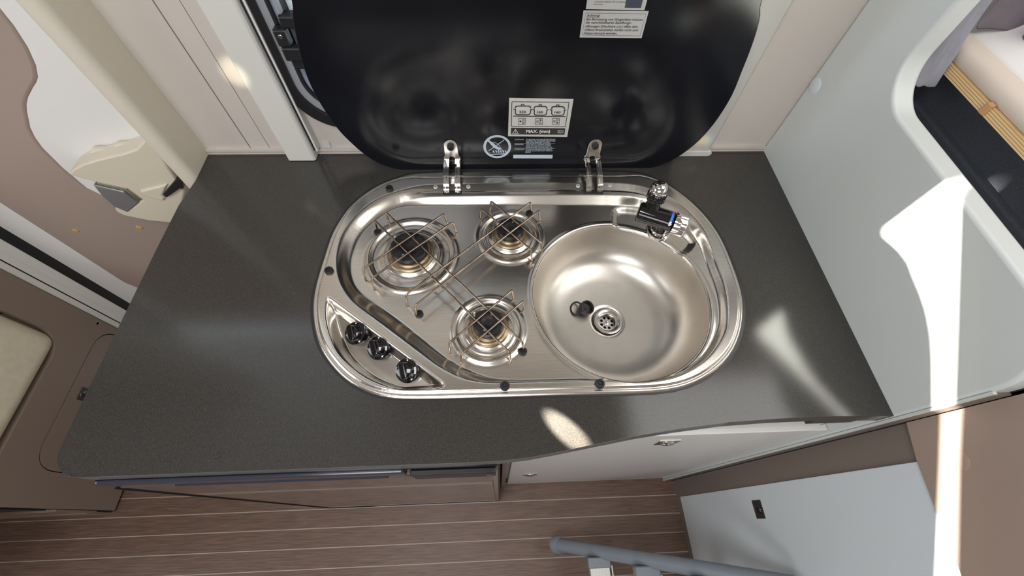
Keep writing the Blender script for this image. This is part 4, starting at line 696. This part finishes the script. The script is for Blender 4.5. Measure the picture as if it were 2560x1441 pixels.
# specks of dirt lying in the sink
# ---- cabinet under the worktop
kc = thing('kitchen_cabinet',(.28,-.3,0),'white kitchen cabinet front under the worktop with two small latches','cabinet')
finish('carcass', data_mesh([boxd(.019,.0285,-.505,-.004,.0,ZW-.0285),boxd(.53,XR-.001,-.505,-.004,.0,ZW-.0285),boxd(.019,XR-.001,-.02,-.004,.0,ZW-.0285),boxd(.019,XR-.001,-.505,-.004,.0,.02)]),'cream_front',kc)
cdoor = box('front_panel',.0285,XR-.0012,-.5195,-.506,.004,.798,'cream_front',kc,.0015)
box('fascia',.0285,.528,-.512,-.49,.800,ZW-.0285,'cream_front',kc,.002)
box('fascia_edge',.528,.5305,-.5125,-.505,.800,ZW-.0285,'dull_chrome',kc)
box('worktop_block',.455,.525,-.5215,-.500,ZW-.055,ZW-.0285,'black_plastic',kc,.001)
box('end_board',.0075,.0185,-.531,-.02,.0,ZW-.0285,'bench_brown',kc,.0005)
def latch(x, z):
    l = prism('latch', rect(x-.0185,x+.0185,z-.0185,z+.0185),-.5212,-.5190,'dull_chrome','y',parent=cdoor,bev=.0006)
    lathe('latch_button',[(0,.0042),(.009,.0038),(.0125,.0016),(.013,0)],'chrome',(x,-.5212,z),(0,-1,0),28,kc)
latch(.296,.734); latch(.085,.272)
# ---- fridge
fr = thing('fridge',(-.27,-.3,0),'black mirror fronted fridge under the left half of the worktop','fridge')
box('cabinet_body',-.532,.003,-.545,-.01,.03,ZW-.0285,'black_plastic',fr)
fd = box('door',-.530,-.0095,-.5695,-.547,.012,.835,'mirror_front',fr,.0025)
box('door_edge_strip',-.0095,-.001,-.571,-.547,.008,.86,'bench_brown',fr,.0015)
box('door_base_strip',-.530,-.001,-.5712,-.547,.004,.0115,'black_gloss',fr,.001)
box('door_side_strip',-.5325,-.530,-.5710,-.547,.004,.84,'black_rubber',fr)
box('top_rail',-.515,-.125,-.5705,-.55,.866,.8935,'fridge_rail',fr,.003,None,3)
box('lower_rail',-.445,-.155,-.5712,-.55,.842,.852,'fridge_rail',fr,.002)
box('control_strip',-.515,-.001,-.566,-.548,.835,.894,'black_gloss',fr,.001)
prism('handle_recess',[(-.118,.838),(-.112,.836),(-.02,.836),(-.004,.842),(-.004,.885),(-.118,.885)],-.5730,-.5660,'black_plastic','y',parent=fr,bev=.0015)
lathe('hinge_screw',[(0,.001),(.004,.001),(.0055,0)],'chrome',(-.012,-.5735,.868),(0,-1,0),20,fr)
# ================================================ left: bench and cushion
bn = thing('bench',(-1.4,-.3,0),'brown bench end panel with rounded flap beside the entrance door','bench')
prf = [(-.0565,.012),(-.5525,.012),(-.5525,.4055)]
prf += [(-.22,.4085)]
for i in range(9):
    a = math.radians(270-90*i/8); prf.append((-.205+.0655*math.cos(a)*-1, .474+.0655*math.sin(a)))
prf += [(-.1395,1.0),(-.0565,1.0)]
hatch = []
def rpoly(pts, r): 
    v = [Vector((p[0],p[1],0)) for p in pts]; n = len(v); out = []
    for i in range(n):
        a,b,c = v[i-1],v[i],v[(i+1)%n]; p = b+(a-b).normalized()*r; q2 = b+(c-b).normalized()*r
        for k in range(13): t = k/12; s_ = p*(1-t)**2+b*2*t*(1-t)+q2*t*t; out.append((s_.x,s_.y))
    return out
ho = rpoly([(-.074,.323),(-.468,.323),(-.468,.06),(-.074,.06)],.07); hi_ = rpoly([(-.0765,.3205),(-.4655,.3205),(-.4655,.0625),(-.0765,.0625)],.068)
prism('end_panel', prf, XB-.02,XB,'bench_brown','x',[ho],bn,.003,50,3)
hp = prism('flap', hi_, XB-.02,XB-.0008,'bench_brown','x',parent=bn,bev=.0012)
box('panel_backing',XB-.026,XB-.0195,-.55,-.06,.012,.40,'black_plastic',bn)
lt = box('flap_latch',XB-.002,XB+.001,-.282,-.246,.258,.292,'dark_latch',hp,.0008)
lathe('latch_button',[(0,.003),(.007,.0027),(.010,.001),(.0105,0)],'dark_latch',(XB+.001,-.2645,.2795),(1,0,0),24,hp)
lathe('panel_screw',[(0,-.0012),(.0024,-.0012),(.0042,.0006),(.005,0)],'dull_chrome',(XB,-.0685,.3385),(1,0,0),20,bn)
box('bench_box',-1.93,XB-.03,-.545,-.06,.02,.395,'bench_brown',bn)
box('front_rail',-1.93,XB-.004,-.5605,-.5535,.0,.20,'bench_brown',bn,.001)
box('shadow_gap',-1.93,XB-.03,-.556,-.5515,.0,.40,'black_plastic',bn)
box('foot_block',XB-.05,XB-.001,-.5575,-.5525,.02,.07,'black_plastic',bn)
box('drawer_front',-1.93,XB-.006,-.5635,-.5565,.012,.10,'bench_brown',bn,.001)
def cushion():
    bm = bmesh.new(); bmesh.ops.create_cube(bm, size=1)
    bmesh.ops.scale(bm, vec=(.67,.62,.304), verts=bm.verts); bmesh.ops.translate(bm, vec=(-1.5165,-.4535,.562), verts=bm.verts)
    for ax_,ds in (((0,1,0),(-.62,-.45,-.30,-.22)),((0,0,1),(.45,.55,.67)),((1,0,0),(-1.25,-1.5))):
        for dv in ds:
            ge = bm.verts[:]+bm.edges[:]+bm.faces[:]
            bmesh.ops.bisect_plane(bm, geom=ge, plane_co=Vector(ax_)*dv, plane_no=ax_)
    return bm_mesh(bm)
cu = finish('seat_cushion', cushion(), 'cushion_fabric', None, 0)
bv = cu.modifiers.new('round','BEVEL'); bv.width = .035; bv.segments = 5; bv.limit_method = 'ANGLE'
sbm = cu.modifiers.new('soft','SUBSURF'); sbm.levels = 1; sbm.render_levels = 2
tag(cu,'cream fabric seat cushion behind the brown bench panel','cushion')
tube('seam',[(-1.1838,-.20,.553),(-1.1826,-.40,.553),(-1.1826,-.74,.553)],.0016,'bench_brown',cu,6)
# ================================================ ladder
p0 = Vector((.1651,-.6903,.10)); p1 = Vector((.4608,-.7387,.45)); dirL = (p1-p0).normalized()
p0 = p0-dirL*.0
lad = thing('ladder',(.25,-.9,0),'grey bunk ladder with flat aluminium steps leaning beside the white locker door','ladder')
LEN = .60; off2 = Vector((0,-.36,0))
for kk,o2 in enumerate((Vector((0,0,0)),off2)):
    tube('rail',[p0+o2,p0+o2+dirL*LEN],.0165,'ladder_grey',lad,20)
    lathe('rail_cap',[(.0165,.011),(.0215,.009),(.0228,.002),(.0222,-.010),(.017,-.016),(0,-.018)],'ladder_grey',p0+o2,dirL,28,lad)
upn = dirL.cross(Vector((0,1,0))).normalized()
if upn.z < 0: upn = -upn
for s in (.138,.278,.418):
    c = p0+dirL*s+Vector((0,0,0)); hx = .025
    V = []
    for y_ in (-.030,-.345):
        for a_,h_ in ((-hx,.012),(hx,.012),(hx,-.010),(-hx,-.010)): V.append(c+Vector((0,y_,0))+Vector((1,0,0))*a_+Vector((0,0,1))*(h_+.010))
    stp = finish('step', data_mesh([(V,[(0,1,2,3),(7,6,5,4),(0,4,5,1),(1,5,6,2),(2,6,7,3),(3,7,4,0)])]),'alu_ribbed',lad,None,.002)
    rb = []
    for k in range(7):
        xx = -hx+.006+k*.0083; rb.append(boxd(c.x+xx-.0015,c.x+xx+.0015,c.y-.345,c.y-.031,c.z+.0215,c.z+.0232))
    finish('step_ribs', data_mesh(rb),'alu_ribbed',stp)
    V = []
    for y_,k in ((-.012,1.0),(-.036,1.0)):
        for a_,h_ in ((-hx-.004,.016),(hx+.004,.016),(hx+.004,-.014),(-hx-.004,-.014)): V.append(c+Vector((a_*k,y_,h_+.010)))
    finish('step_bracket', data_mesh([(V,[(0,1,2,3),(7,6,5,4),(0,4,5,1),(1,5,6,2),(2,6,7,3),(3,7,4,0)])]),'ladder_grey',lad,50,.003)
